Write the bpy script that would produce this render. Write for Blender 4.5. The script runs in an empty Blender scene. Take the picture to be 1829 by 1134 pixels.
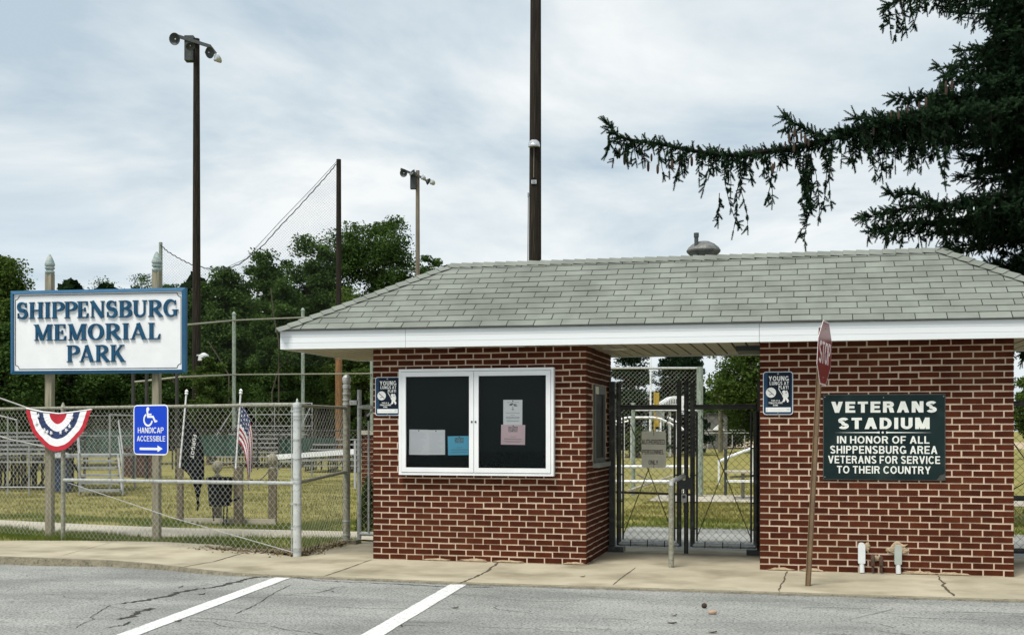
import bpy, math, random
import numpy as np
from mathutils import Vector, Matrix

C = bpy.context.scene.collection
PI = math.pi
R = math.radians

# ------------------------------------------------------------------ camera
FPX, CX, HY, CAMH = 2080.0, 914.5, 768.0, 1.497
TH = R(13.93)
SN, CS = math.sin(TH), math.cos(TH)
cam = bpy.data.cameras.new("camera")
cam.sensor_width = 36.0
cam.lens = FPX / 1829.0 * 36.0
cam.shift_y = (HY - 567.0) / 1829.0
cam.clip_start, cam.clip_end = 0.1, 5000.0
camo = bpy.data.objects.new("camera", cam)
C.objects.link(camo)
camo.location = (0, 0, CAMH)
camo.rotation_euler = (PI / 2, 0, TH)
bpy.context.scene.camera = camo

# ------------------------------------------------------------------ world and sun
SUN_EL, SUN_AZ = R(62), R(203)          # azimuth measured clockwise from +Y (behind the camera, a little left)
w = bpy.data.worlds.new("World")
bpy.context.scene.world = w
w.use_nodes = True
nt = w.node_tree
nt.nodes.clear()


def N(tree, kind, **kw):
    n = tree.nodes.new(kind)
    for k, v in kw.items():
        setattr(n, k, v)
    return n


out = N(nt, 'ShaderNodeOutputWorld')
sky = N(nt, 'ShaderNodeTexSky', sky_type='NISHITA', sun_disc=False)
sky.sun_elevation, sky.sun_rotation = SUN_EL, SUN_AZ
bg1 = N(nt, 'ShaderNodeBackground'); bg1.inputs[1].default_value = 0.12
nt.links.new(sky.outputs[0], bg1.inputs[0])
tc = N(nt, 'ShaderNodeTexCoord')
sep = N(nt, 'ShaderNodeSeparateXYZ'); nt.links.new(tc.outputs['Generated'], sep.inputs[0])
zz = N(nt, 'ShaderNodeMath', operation='MAXIMUM'); zz.inputs[1].default_value = 0.0
nt.links.new(sep.outputs[2], zz.inputs[0])
za = N(nt, 'ShaderNodeMath', operation='ADD'); za.inputs[1].default_value = 0.16
nt.links.new(zz.outputs[0], za.inputs[0])
dx = N(nt, 'ShaderNodeMath', operation='DIVIDE'); nt.links.new(sep.outputs[0], dx.inputs[0]); nt.links.new(za.outputs[0], dx.inputs[1])
dy = N(nt, 'ShaderNodeMath', operation='DIVIDE'); nt.links.new(sep.outputs[1], dy.inputs[0]); nt.links.new(za.outputs[0], dy.inputs[1])
com = N(nt, 'ShaderNodeCombineXYZ'); nt.links.new(dx.outputs[0], com.inputs[0]); nt.links.new(dy.outputs[0], com.inputs[1])
ns = N(nt, 'ShaderNodeTexNoise'); ns.inputs['Scale'].default_value = 0.95; ns.inputs['Detail'].default_value = 9; ns.inputs['Roughness'].default_value = 0.57; ns.inputs['Distortion'].default_value = 0.35
nt.links.new(com.outputs[0], ns.inputs['Vector'])
rp = N(nt, 'ShaderNodeValToRGB')
rp.color_ramp.elements[0].position = 0.39; rp.color_ramp.elements[0].color = (0.375, 0.455, 0.52, 1)
rp.color_ramp.elements[1].position = 0.60; rp.color_ramp.elements[1].color = (0.685, 0.705, 0.705, 1)
e = rp.color_ramp.elements.new(0.485); e.color = (0.505, 0.565, 0.60, 1)
nt.links.new(ns.outputs[0], rp.inputs[0])
hz = N(nt, 'ShaderNodeMapRange'); hz.inputs[1].default_value = 0.0; hz.inputs[2].default_value = 0.22; hz.inputs[3].default_value = 0.65; hz.inputs[4].default_value = 0.0
nt.links.new(zz.outputs[0], hz.inputs[0])
hm = N(nt, 'ShaderNodeMixRGB'); hm.inputs[2].default_value = (0.62, 0.665, 0.68, 1)
nt.links.new(hz.outputs[0], hm.inputs[0]); nt.links.new(rp.outputs[0], hm.inputs[1])
bg2 = N(nt, 'ShaderNodeBackground'); bg2.inputs[1].default_value = 1.0
nt.links.new(hm.outputs[0], bg2.inputs[0])
ns2 = N(nt, 'ShaderNodeTexNoise'); ns2.inputs['Scale'].default_value = 0.55; ns2.inputs['Detail'].default_value = 4
nt.links.new(com.outputs[0], ns2.inputs['Vector'])
rp2 = N(nt, 'ShaderNodeValToRGB')
rp2.color_ramp.elements[0].position = 0.30; rp2.color_ramp.elements[0].color = (0.80, 0.80, 0.80, 1)
rp2.color_ramp.elements[1].position = 0.45; rp2.color_ramp.elements[1].color = (0.97, 0.97, 0.97, 1)
nt.links.new(ns2.outputs[0], rp2.inputs[0])
mx = N(nt, 'ShaderNodeMixShader')
nt.links.new(rp2.outputs[0], mx.inputs[0]); nt.links.new(bg1.outputs[0], mx.inputs[1]); nt.links.new(bg2.outputs[0], mx.inputs[2])
nt.links.new(mx.outputs[0], out.inputs[0])

sl = bpy.data.lights.new("sun", 'SUN')
sl.energy, sl.angle, sl.color = 2.9, R(20), (1.0, 0.95, 0.87)
so = bpy.data.objects.new("sun", sl); C.objects.link(so)
sd = Vector((math.sin(SUN_AZ) * math.cos(SUN_EL), math.cos(SUN_AZ) * math.cos(SUN_EL), math.sin(SUN_EL)))
so.rotation_euler = sd.to_track_quat('Z', 'Y').to_euler()
so.location = sd * 60

vs = bpy.context.scene.view_settings
vs.view_transform, vs.look, vs.exposure, vs.gamma = 'Standard', 'None', 0.47, 1.0

# ------------------------------------------------------------------ helpers
Z3 = Vector((0, 0, 1))


def ray(x):
    u = (x - CX) / FPX
    return (-SN + CS * u, CS + SN * u)


def P(x, y, D):
    a, b = ray(x)
    return Vector((D * a, D * b, CAMH - D * (y - HY) / FPX))


def PY(x, y, Y):
    return P(x, y, Y / ray(x)[1])


def PX(x, y, X):
    return P(x, y, X / ray(x)[0])


def G(x, y, z=0.0):
    return P(x, y, (CAMH - z) * FPX / (y - HY))


def props(o, label=None, cat=None, group=None, kind=None):
    if label: o['label'] = label
    if cat: o['category'] = cat
    if group: o['group'] = group
    if kind: o['kind'] = kind
    return o


def thing(name, label, cat, loc=(0, 0, 0), group=None, rz=0.0):
    o = bpy.data.objects.new(name, None)
    o.empty_display_size = 0.2
    C.objects.link(o)
    o.location = loc
    o.rotation_euler = (0, 0, rz)
    return props(o, label, cat, group)


def arc(cx_, cz, rx, rz, a0, a1, k=18):
    return [(cx_ + rx * math.cos(R(a0 + (a1 - a0) * i / k)), cz + rz * math.sin(R(a0 + (a1 - a0) * i / k))) for i in range(k + 1)]


def stroke(pts, ws):
    """variable width ribbon outline"""
    k = len(pts); Lf, Rt_ = [], []
    for i in range(k):
        a, b = Vector(pts[max(i - 1, 0)]), Vector(pts[min(i + 1, k - 1)])
        d = (b - a).normalized(); n_ = Vector((-d.y, d.x))
        w_ = ws[i] if isinstance(ws, list) else ws
        Lf.append(Vector(pts[i]) + n_ * w_ / 2); Rt_.append(Vector(pts[i]) - n_ * w_ / 2)
    return [[tuple(Rt_[i]), tuple(Rt_[i + 1]), tuple(Lf[i + 1]), tuple(Lf[i])] for i in range(k - 1)]


def rct(x0, z0, x1, z1): return [[(x0, z0), (x1, z0), (x1, z1), (x0, z1)]]


def diag(xb, xt, t, z0=0.0, z1=1.0):
    """slanted stroke with level ends; xb, xt are the left edges at bottom and top"""
    return [[(xb, z0), (xb + t, z0), (xt + t, z1), (xt, z1)]]


def sans(ch, t):
    """plain grotesque capital of height 1: (advance, polygons)"""
    h = t * .92; q = t * 1.12; m = h / 2
    V_ = lambda x: rct(x, 0, x + t, 1)
    bowl_ = lambda z0, z1, x, w_: rct(0, z1 - h, x, z1) + rct(0, z0, x, z0 + h) + stroke(arc(x, (z0 + z1) / 2, w_ - x - t / 2, (z1 - z0) / 2 - m, -90, 90, 10), t)
    if ch == ' ': return .16, []
    if ch == 'I': return t, V_(0)
    if ch == 'H': return .70, V_(0) + V_(.70 - t) + rct(t, .5 - m, .70 - t, .5 + m)
    if ch == 'E': return .62, V_(0) + rct(t, 1 - h, .62, 1) + rct(t, .5 - m, .57, .5 + m) + rct(t, 0, .62, h)
    if ch == 'F': return .58, V_(0) + rct(t, 1 - h, .58, 1) + rct(t, .46 - m, .52, .46 + m)
    if ch == 'L': return .56, V_(0) + rct(t, 0, .56, h)
    if ch == 'T': return .64, rct(.32 - t / 2, 0, .32 + t / 2, 1 - h) + rct(0, 1 - h, .64, 1)
    if ch == 'N': return .72, V_(0) + V_(.72 - t) + diag(.72 - q * 1.08, 0, q * 1.08)
    if ch == 'M': return .86, V_(0) + V_(.86 - t) + diag(.43 - q / 2, 0, q) + diag(.43 - q / 2, .86 - q, q)
    if ch == 'V': return .74, diag(.37 - q / 2, 0, q) + diag(.37 - q / 2, .74 - q, q)
    if ch == 'A': return .76, diag(0, .38 - q / 2, q) + diag(.76 - q, .38 - q / 2, q) + rct(.17, .24, .59, .24 + h * .9)
    if ch == 'Y': return .72, rct(.36 - t / 2, 0, .36 + t / 2, .46) + diag(.36 - q / 2, 0, q, .40, 1) + diag(.36 - q / 2, .72 - q, q, .40, 1)
    if ch == 'Z': return .64, rct(0, 1 - h, .64, 1) + rct(0, 0, .64, h) + diag(.0, .64 - q * 1.25, q * 1.25, h * .6, 1 - h * .6)
    if ch == 'P': return .66, V_(0) + bowl_(.42, 1, .36, .66)
    if ch == 'R': return .70, V_(0) + bowl_(.44, 1, .38, .68) + diag(.70 - q, .34, q, 0, .46)
    if ch == 'B': return .68, V_(0) + bowl_(.50 - m, 1, .40, .65) + bowl_(0, .50 + m, .40, .68)
    if ch == 'D': return .72, V_(0) + bowl_(0, 1, .30, .72)
    if ch == 'U': return .70, rct(0, .33, t, 1) + rct(.70 - t, .33, .70, 1) + stroke(arc(.35, .35, .35 - t / 2, .35 - m, 180, 360, 14), t)
    if ch == 'O': return .80, stroke(arc(.40, .5, .40 - t / 2, .505 - m, 0, 360, 30), t)
    if ch == 'C': return .74, stroke(arc(.40, .5, .40 - t / 2, .505 - m, 42, 318, 24), t)
    if ch == 'G': return .78, stroke(arc(.40, .5, .40 - t / 2, .505 - m, 42, 322, 24), t) + rct(.78 - t, .06, .78, .46) + rct(.44, .46 - h * .9, .78, .46)
    if ch == 'S': return .66, stroke(arc(.33, .745, .33 - t / 2, .26 - m, 22, 270, 14)[:-1] + arc(.33, .255 + .005, .33 - t / 2, .265 - m, 90, -158, 14), t)
    if ch == '-': return .34, rct(0, .38, .34, .38 + h)
    if ch == '!': return t, rct(0, .30, t, 1) + rct(0, 0, t, t)
    if ch == '5': return .60, rct(.05, 1 - h, .58, 1) + rct(.05, .50, .05 + t, 1 - h) + stroke(arc(.28, .32, .32 - t / 2, .33 - m, 120, -150, 16), t)
    if ch == '2': return .60, stroke(arc(.30, .70, .30 - t / 2, .31 - m, 165, -30, 12), t) + diag(.0, .38, q * 1.2, h * .7, .60) + rct(0, 0, .60, h)
    return .5, []


class MB:
    def __init__(s):
        s.v, s.f, s.m, s.g = [], [], [], []

    def add(s, vs, fs, mi=0):
        n = len(s.v)
        s.g.append((n, len(vs), len(s.f), len(fs)))
        s.v += [tuple(v) for v in vs]
        s.f += [[n + i for i in f] for f in fs]
        s.m += [mi] * len(fs)
        return s

    def box(s, a, b, mi=0):
        x0, y0, z0 = a; x1, y1, z1 = b
        return s.add([(x0, y0, z0), (x1, y0, z0), (x1, y1, z0), (x0, y1, z0), (x0, y0, z1), (x1, y0, z1), (x1, y1, z1), (x0, y1, z1)],
                     [(0, 3, 2, 1), (4, 5, 6, 7), (0, 1, 5, 4), (1, 2, 6, 5), (2, 3, 7, 6), (3, 0, 4, 7)], mi)

    def obox(s, c, ax, ay, az, mi=0):
        c, ax, ay, az = Vector(c), Vector(ax), Vector(ay), Vector(az)
        vs = [c + i * ax + j * ay + k * az for k in (-1, 1) for i, j in ((-1, -1), (1, -1), (1, 1), (-1, 1))]
        return s.add(vs, [(0, 3, 2, 1), (4, 5, 6, 7), (0, 1, 5, 4), (1, 2, 6, 5), (2, 3, 7, 6), (3, 0, 4, 7)], mi)

    def bar(s, p, q, wd, hg, up=Z3, mi=0):
        p, q = Vector(p), Vector(q)
        d = (q - p)
        L = d.length
        d.normalize()
        sd_ = d.cross(up)
        if sd_.length < 1e-4: sd_ = d.cross(Vector((0, 1, 0)))
        sd_.normalize()
        u2 = sd_.cross(d)
        return s.obox((p + q) / 2, d * L / 2, sd_ * wd / 2, u2 * hg / 2, mi)

    def tube(s, pts, r, n=8, cap=True, mi=0):
        pts = [Vector(p) for p in pts]
        k = len(pts)
        rs = [r] * k if not isinstance(r, (list, tuple)) else r
        t0 = (pts[1] - pts[0]).normalized()
        nr = t0.cross(Z3)
        if nr.length < 1e-3: nr = t0.cross(Vector((1, 0, 0)))
        nr.normalize()
        vs = []
        for i in range(k):
            t = (pts[min(i + 1, k - 1)] - pts[max(i - 1, 0)]).normalized()
            nr = (nr - t * nr.dot(t)).normalized()
            b = t.cross(nr)
            for j in range(n):
                a = 2 * PI * j / n
                vs.append(pts[i] + (nr * math.cos(a) + b * math.sin(a)) * rs[i])
        fs = [(i * n + j, i * n + (j + 1) % n, (i + 1) * n + (j + 1) % n, (i + 1) * n + j) for i in range(k - 1) for j in range(n)]
        if cap:
            fs += [tuple(range(n))[::-1], tuple(range((k - 1) * n, k * n))]
        return s.add(vs, fs, mi)

    def lathe(s, c, prof, n=16, ax=None, mi=0):
        """prof: (radius, height) from bottom to top round axis ax at c"""
        c = Vector(c)
        az = Vector(ax).normalized() if ax else Z3
        a1 = az.cross(Vector((0, 1, 0)))
        if a1.length < 1e-3: a1 = Vector((1, 0, 0))
        a1.normalize(); a2 = az.cross(a1)
        vs = []
        for r_, h in prof:
            for j in range(n):
                a = 2 * PI * j / n
                vs.append(c + az * h + (a1 * math.cos(a) + a2 * math.sin(a)) * r_)
        k = len(prof)
        fs = [(i * n + j, i * n + (j + 1) % n, (i + 1) * n + (j + 1) % n, (i + 1) * n + j) for i in range(k - 1) for j in range(n)]
        fs += [tuple(range(n))[::-1], tuple(range((k - 1) * n, k * n))]
        return s.add(vs, fs, mi)

    def prism(s, poly, fr, d0=0.0, d1=0.002, mi=0):
        """poly: (x, z) outline on frame fr=(origin, ex, ez, out) raised from d0 to d1 along out"""
        o, ex, ez, ou = fr
        n = len(poly)
        vs = [o + ex * x + ez * z + ou * d0 for x, z in poly] + [o + ex * x + ez * z + ou * d1 for x, z in poly]
        fs = [tuple(range(n))[::-1], tuple(range(n, 2 * n))] + [(i, (i + 1) % n, n + (i + 1) % n, n + i) for i in range(n)]
        return s.add(vs, fs, mi)

    def rect(s, x0, z0, x1, z1, fr, d0=0.0, d1=0.002, mi=0):
        return s.prism([(x0, z0), (x1, z0), (x1, z1), (x0, z1)], fr, d0, d1, mi)

    def text(s, st, fr, x0, z0, x1, z1, d=0.003, bold=0.0, th=0.002, mi=0, rot=0.0):
        """text fitted into the rectangle (x0,z0)-(x1,z1) on frame fr; front at height d"""
        t_ = .138 + bold * 3.0
        gap_ = .075 + t_ * .36
        tot = sum(sans(ch, t_)[0] for ch in st) + gap_ * (len(st) - 1)
        sx_ = (x1 - x0) / tot
        o, ex, ez, ou = fr
        cxr, czr = (x0 + x1) / 2, (z0 + z1) / 2
        x = 0.0; k = 0
        for ch in st:
            adv, polys = sans(ch, t_)
            for pg in polys:
                pts = []
                for a, b in pg:
                    X, Zz = x0 + (x + a) * sx_, z0 + b * (z1 - z0)
                    if rot:
                        u_, v_ = X - cxr, Zz - czr
                        X, Zz = cxr + u_ * math.cos(rot) - v_ * math.sin(rot), czr + u_ * math.sin(rot) + v_ * math.cos(rot)
                    pts.append((X, Zz))
                s.prism(pts, fr, max(0, d - .003), d + (k % 9) * .00035)
                k += 1
            x += adv + gap_
        return s

    def each(s, name, mats, parent, k=1):
        """one object per k shapes added"""
        for i in range(0, len(s.g), k):
            m_ = MB()
            for (v0, nv, f0, nf) in s.g[i:i + k]:
                m_.add(s.v[v0:v0 + nv], [[q - v0 for q in f] for f in s.f[f0:f0 + nf]])
            m_.build(name, mats, parent)

    def build(s, name, mats, parent=None, smooth=False, local=False, origin=None):
        if not isinstance(mats, (list, tuple)): mats = [mats]
        off = Vector((0, 0, 0))
        if parent is not None and not local:
            off = Vector(parent.location)
            if parent.parent is not None: off = off + Vector(parent.parent.location)
        if origin is not None: off = Vector(origin)
        me = bpy.data.meshes.new(name)
        vv = [(x - off[0], y - off[1], z - off[2]) for x, y, z in s.v]
        me.from_pydata(vv, [], s.f)
        for m_ in mats: me.materials.append(m_)
        if len(mats) > 1: me.polygons.foreach_set('material_index', s.m)
        if smooth: me.shade_smooth()
        me.update()
        o = bpy.data.objects.new(name, me)
        C.objects.link(o)
        if parent is not None: o.parent = parent
        if origin is not None: o.location = origin
        return o


def npmesh(name, V, Fc, mats, parent=None, mi=None, smooth=False):
    V = np.asarray(V, dtype=np.float32).reshape(-1, 3)
    Fc = np.asarray(Fc, dtype=np.int32)
    if parent is not None:
        off = Vector(parent.location)
        if parent.parent is not None: off = off + Vector(parent.parent.location)
        V = V - np.array(off, dtype=np.float32)
    me = bpy.data.meshes.new(name)
    k = Fc.shape[1]
    me.vertices.add(len(V)); me.vertices.foreach_set('co', V.ravel())
    me.loops.add(Fc.size); me.loops.foreach_set('vertex_index', Fc.ravel())
    me.polygons.add(len(Fc)); me.polygons.foreach_set('loop_start', np.arange(0, Fc.size, k, dtype=np.int32))
    if not isinstance(mats, (list, tuple)): mats = [mats]
    for m_ in mats: me.materials.append(m_)
    if mi is not None: me.polygons.foreach_set('material_index', np.asarray(mi, dtype=np.int32))
    me.update(calc_edges=True)
    if smooth: me.shade_smooth()
    o = bpy.data.objects.new(name, me)
    C.objects.link(o)
    if parent is not None: o.parent = parent
    return o


def wires(segs, r, n=3):
    """segs (k,2,3) -> thin prisms"""
    S = np.asarray(segs, dtype=np.float64)
    d = S[:, 1] - S[:, 0]
    d /= np.linalg.norm(d, axis=1, keepdims=True)
    ref = np.where(np.abs(d[:, 1:2]) > 0.9, np.array([[1., 0, 0]]), np.array([[0, 1., 0]]))
    a = np.cross(d, ref); a /= np.linalg.norm(a, axis=1, keepdims=True)
    b = np.cross(d, a)
    k = len(S)
    V = np.zeros((k, 2 * n, 3))
    for e_ in range(2):
        for j in range(n):
            an = 2 * PI * j / n
            V[:, e_ * n + j] = S[:, e_] + r * (a * math.cos(an) + b * math.sin(an))
    base = (np.arange(k) * 2 * n)[:, None]
    F_ = np.concatenate([base + np.array([[j, (j + 1) % n, n + (j + 1) % n, n + j]]) for j in range(n)], axis=0)
    return V.reshape(-1, 3), F_


def chain_segs(o, u, wdt, h, a=0.043, rng=None, topf=None, nrm=None):
    """zigzag chain link wires on the vertical panel from o along unit u"""
    o, u = np.array(o), np.array(u)
    nv = np.array(nrm) if nrm is not None else np.array([u[1], -u[0], 0])
    nw, nr = int(wdt / a), int(h / a)
    segs = []
    i = np.arange(nw)[:, None]; k = np.arange(nr + 1)[None, :]
    xi = (i + ((k + i) % 2)) * a
    z = k * a + 0 * xi
    dn = np.where((k + i) % 2 == 0, 0.003, -0.003)
    jit = (rng.normal(0, 0.0022, xi.shape) if rng is not None else 0)
    Pt = o + (xi + jit)[..., None] * u + z[..., None] * np.array([0, 0, 1.0]) + dn[..., None] * nv
    return np.stack([Pt[:, :-1].reshape(-1, 3), Pt[:, 1:].reshape(-1, 3)], axis=1)


# ------------------------------------------------------------------ materials
def mat(name, c1, c2=None, scale=6.0, rough=0.75, metal=0.0, bump=0.0, bscale=40.0, stretch=(1, 1, 1), lo=0.35, hi=0.65,
        island=0.0, spec=0.5, c3=None, s3=60.0, f3=0.5, detail=5, d3=(0.55, 0.7)):
    m = bpy.data.materials.new(name)
    m.use_nodes = True
    t = m.node_tree
    b = t.nodes['Principled BSDF']
    b.inputs['Roughness'].default_value = rough
    b.inputs['Metallic'].default_value = metal
    b.inputs['Specular IOR Level'].default_value = spec
    tc_ = N(t, 'ShaderNodeTexCoord')
    mp = N(t, 'ShaderNodeMapping'); mp.inputs['Scale'].default_value = stretch
    t.links.new(tc_.outputs['Object'], mp.inputs[0])
    col = None
    if c2 is None: c2 = tuple(x * 0.8 for x in c1)
    nz = N(t, 'ShaderNodeTexNoise'); nz.inputs['Scale'].default_value = scale; nz.inputs['Detail'].default_value = detail; nz.inputs['Roughness'].default_value = 0.6
    t.links.new(mp.outputs[0], nz.inputs['Vector'])
    r_ = N(t, 'ShaderNodeValToRGB')
    r_.color_ramp.elements[0].position = lo; r_.color_ramp.elements[0].color = (*c1, 1)
    r_.color_ramp.elements[1].position = hi; r_.color_ramp.elements[1].color = (*c2, 1)
    t.links.new(nz.outputs[0], r_.inputs[0])
    col = r_.outputs[0]
    if c3 is not None:
        n3 = N(t, 'ShaderNodeTexNoise'); n3.inputs['Scale'].default_value = s3; n3.inputs['Detail'].default_value = 3
        t.links.new(mp.outputs[0], n3.inputs['Vector'])
        r3 = N(t, 'ShaderNodeValToRGB')
        r3.color_ramp.elements[0].position = d3[0]; r3.color_ramp.elements[0].color = (0, 0, 0, 1)
        r3.color_ramp.elements[1].position = d3[1]; r3.color_ramp.elements[1].color = (f3, f3, f3, 1)
        t.links.new(n3.outputs[0], r3.inputs[0])
        m3 = N(t, 'ShaderNodeMixRGB'); m3.inputs[2].default_value = (*c3, 1)
        t.links.new(r3.outputs[0], m3.inputs[0]); t.links.new(col, m3.inputs[1])
        col = m3.outputs[0]
    if island > 0:
        g = N(t, 'ShaderNodeNewGeometry')
        mr = N(t, 'ShaderNodeMapRange'); mr.inputs[3].default_value = 1 - island; mr.inputs[4].default_value = 1 + island
        t.links.new(g.outputs['Random Per Island'], mr.inputs[0])
        vm = N(t, 'ShaderNodeVectorMath', operation='SCALE')
        t.links.new(col, vm.inputs[0]); t.links.new(mr.outputs[0], vm.inputs['Scale'])
        col = vm.outputs[0]
    t.links.new(col, b.inputs['Base Color'])
    if bump > 0:
        nb = N(t, 'ShaderNodeTexNoise'); nb.inputs['Scale'].default_value = bscale; nb.inputs['Detail'].default_value = 4
        t.links.new(mp.outputs[0], nb.inputs['Vector'])
        bp = N(t, 'ShaderNodeBump'); bp.inputs['Strength'].default_value = bump; bp.inputs['Distance'].default_value = 0.02
        t.links.new(nb.outputs[0], bp.inputs['Height']); t.links.new(bp.outputs[0], b.inputs['Normal'])
    return m


def leafmat(name, c1, c2, tr=0.3, scale=0.6):
    m = bpy.data.materials.new(name)
    m.use_nodes = True
    t = m.node_tree
    t.nodes.remove(t.nodes['Principled BSDF'])
    g = N(t, 'ShaderNodeNewGeometry')
    r_ = N(t, 'ShaderNodeValToRGB')
    r_.color_ramp.elements[0].color = (*c1, 1); r_.color_ramp.elements[1].color = (*c2, 1)
    tc_ = N(t, 'ShaderNodeTexCoord')
    nz = N(t, 'ShaderNodeTexNoise'); nz.inputs['Scale'].default_value = scale; nz.inputs['Detail'].default_value = 2
    t.links.new(tc_.outputs['Object'], nz.inputs['Vector'])
    ad = N(t, 'ShaderNodeMath', operation='MULTIPLY_ADD'); ad.inputs[1].default_value = 0.55; 
    mm = N(t, 'ShaderNodeMapRange'); mm.inputs[1].default_value = 0.3; mm.inputs[2].default_value = 0.7; mm.inputs[4].default_value = 0.5
    t.links.new(nz.outputs[0], mm.inputs[0])
    t.links.new(g.outputs['Random Per Island'], ad.inputs[0]); t.links.new(mm.outputs[0], ad.inputs[2])
    t.links.new(ad.outputs[0], r_.inputs[0])
    d = N(t, 'ShaderNodeBsdfDiffuse'); tl = N(t, 'ShaderNodeBsdfTranslucent'); mx_ = N(t, 'ShaderNodeMixShader')
    t.links.new(r_.outputs[0], d.inputs[0]); t.links.new(r_.outputs[0], tl.inputs[0])
    mx_.inputs[0].default_value = tr
    t.links.new(d.outputs[0], mx_.inputs[1]); t.links.new(tl.outputs[0], mx_.inputs[2])
    t.links.new(mx_.outputs[0], t.nodes['Material Output'].inputs[0])
    return m


M = {}
M['brick'] = mat('brick_clay', (0.082, 0.0205, 0.0088), (0.057, 0.0140, 0.0066), scale=9, rough=0.9, bump=0.3, bscale=120, island=0.19, c3=(0.105, 0.034, 0.015), s3=1.6, f3=0.45, spec=0.1)
M['mortar'] = mat('mortar', (0.66, 0.52, 0.40), (0.54, 0.42, 0.31), scale=5, rough=0.95, bump=0.2, bscale=200, spec=0.1, c3=(0.36, 0.275, 0.20), s3=1.7, f3=0.55)
M['shingle'] = mat('asphalt_shingle', (0.222, 0.240, 0.214), (0.180, 0.196, 0.172), scale=3.5, rough=0.95, bump=0.35, bscale=260, island=0.085, c3=(0.10, 0.108, 0.093), s3=0.9, f3=0.5, spec=0.15, d3=(.48,.75))
M['roof_dark'] = mat('roof_underlay', (0.02, 0.022, 0.02), rough=1.0)
M['fascia'] = mat('white_vinyl', (0.74, 0.775, 0.785), (0.69, 0.72, 0.73), scale=2, rough=0.5, stretch=(0.3, 1, 6))
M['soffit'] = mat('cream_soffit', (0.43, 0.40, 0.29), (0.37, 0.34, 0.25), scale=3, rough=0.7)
M['galv'] = mat('galvanised_steel', (0.50, 0.52, 0.51), (0.36, 0.38, 0.37), scale=18, rough=0.5, metal=0.35, c3=(0.13, 0.12, 0.09), s3=28, f3=0.6)
M['galv_old'] = mat('weathered_galvanised_steel', (0.34, 0.34, 0.28), (0.20, 0.20, 0.15), scale=25, rough=0.7, metal=0.2, c3=(0.10, 0.09, 0.045), s3=40, f3=0.8)
M['silver'] = mat('silver_paint', (0.60, 0.63, 0.62), (0.50, 0.53, 0.52), scale=8, rough=0.45, metal=0.2, c3=(0.25, 0.24, 0.20), s3=20, f3=0.5)
M['wire'] = mat('chain_link_wire', (0.43, 0.43, 0.385), (0.27, 0.27, 0.23), scale=7, rough=0.6, metal=0.15)
M['wire_dark'] = mat('dark_chain_link_wire', (0.055, 0.050, 0.040), (0.03, 0.028, 0.024), scale=7, rough=0.7)
M['shaded_pipe'] = mat('shade_dark_weathered_pipe', (0.060, 0.066, 0.062), (0.035, 0.038, 0.036), scale=14, rough=0.6, metal=0.3, c3=(0.16, 0.165, 0.155), s3=9, f3=0.5)  # weathered gate pipe; the shade on it is put into the dark base colour
M['green_pipe'] = mat('green_grey_painted_pipe', (0.16, 0.21, 0.17), (0.32, 0.36, 0.31), scale=20, rough=0.7, c3=(0.07, 0.10, 0.07), s3=35, f3=0.8, stretch=(1, 1, 0.3))
M['wood_dark'] = mat('creosote_wood', (0.027, 0.0215, 0.016), (0.011, 0.0092, 0.0072), scale=9, rough=0.95, stretch=(3, 3, 0.12), bump=0.6, bscale=14, c3=(0.075, 0.064, 0.048), s3=12, f3=0.5, spec=0.2)
M['wood_pole2'] = mat('greyed_pole_wood', (0.21, 0.18, 0.135), (0.11, 0.092, 0.068), scale=9, rough=0.9, stretch=(3, 3, 0.15), bump=0.4, bscale=14)
M['wood_rust'] = mat('peeling_pole_wood', (0.30, 0.15, 0.06), (0.10, 0.055, 0.025), scale=8, rough=0.9, stretch=(3, 3, 0.2), bump=0.4, bscale=14)
M['wood_post'] = mat('weathered_post_wood', (0.30, 0.275, 0.20), (0.18, 0.165, 0.115), scale=10, rough=0.9, stretch=(4, 4, 0.3), bump=0.4, bscale=20, c3=(0.09, 0.12, 0.06), s3=5, f3=0.6)
M['wood_brown'] = mat('brown_post_wood', (0.19, 0.155, 0.10), (0.10, 0.085, 0.055), scale=10, rough=0.9, stretch=(4, 4, 0.3), bump=0.4, bscale=20)
M['finial'] = mat('weathered_green_paint', (0.16, 0.24, 0.24), (0.36, 0.40, 0.37), scale=16, rough=0.85, bump=0.3, bscale=40)
M['white'] = mat('white_paint', (0.80, 0.82, 0.83), (0.74, 0.76, 0.77), scale=4, rough=0.5)
M['white_letter'] = mat('white_lettering', (0.85, 0.85, 0.82), (0.80, 0.80, 0.77), scale=9, rough=0.5)
M['sign_blue'] = mat('sign_blue_paint', (0.020, 0.098, 0.20), (0.028, 0.12, 0.225), scale=6, rough=0.5, spec=.2)
M['letter_blue'] = mat('letter_blue_paint', (0.008, 0.056, 0.125), (0.014, 0.080, 0.155), scale=6, rough=0.5, spec=.2)
M['black_line'] = mat('black_paint', (0.015, 0.015, 0.017), rough=0.5)
M['hc_blue'] = mat('handicap_blue', (0.004, 0.048, 0.54), (0.006, 0.054, 0.50), scale=3, rough=0.45, spec=0.2)
M['navy'] = mat('navy_sign_face', (0.008, 0.014, 0.025), (0.011, 0.019, 0.032), scale=4, rough=0.5, spec=0.12)
M['navy_edge'] = mat('blue_sign_edge', (0.016, 0.052, 0.11), (0.022, 0.066, 0.13), scale=4, rough=0.5, spec=0.2)
M['vet_green'] = mat('dark_green_sign_face', (0.0065, 0.017, 0.0185), (0.012, 0.027, 0.027), scale=3, rough=0.45, c3=(0.040, 0.058, 0.055), s3=2.5, f3=0.4, spec=0.12)
M['vet_edge'] = mat('worn_black_edge', (0.03, 0.036, 0.034), (0.06, 0.065, 0.055), scale=20, rough=0.6)
M['cream_letter'] = mat('cream_lettering', (0.80, 0.82, 0.77), (0.72, 0.74, 0.69), scale=14, rough=0.6)
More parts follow.
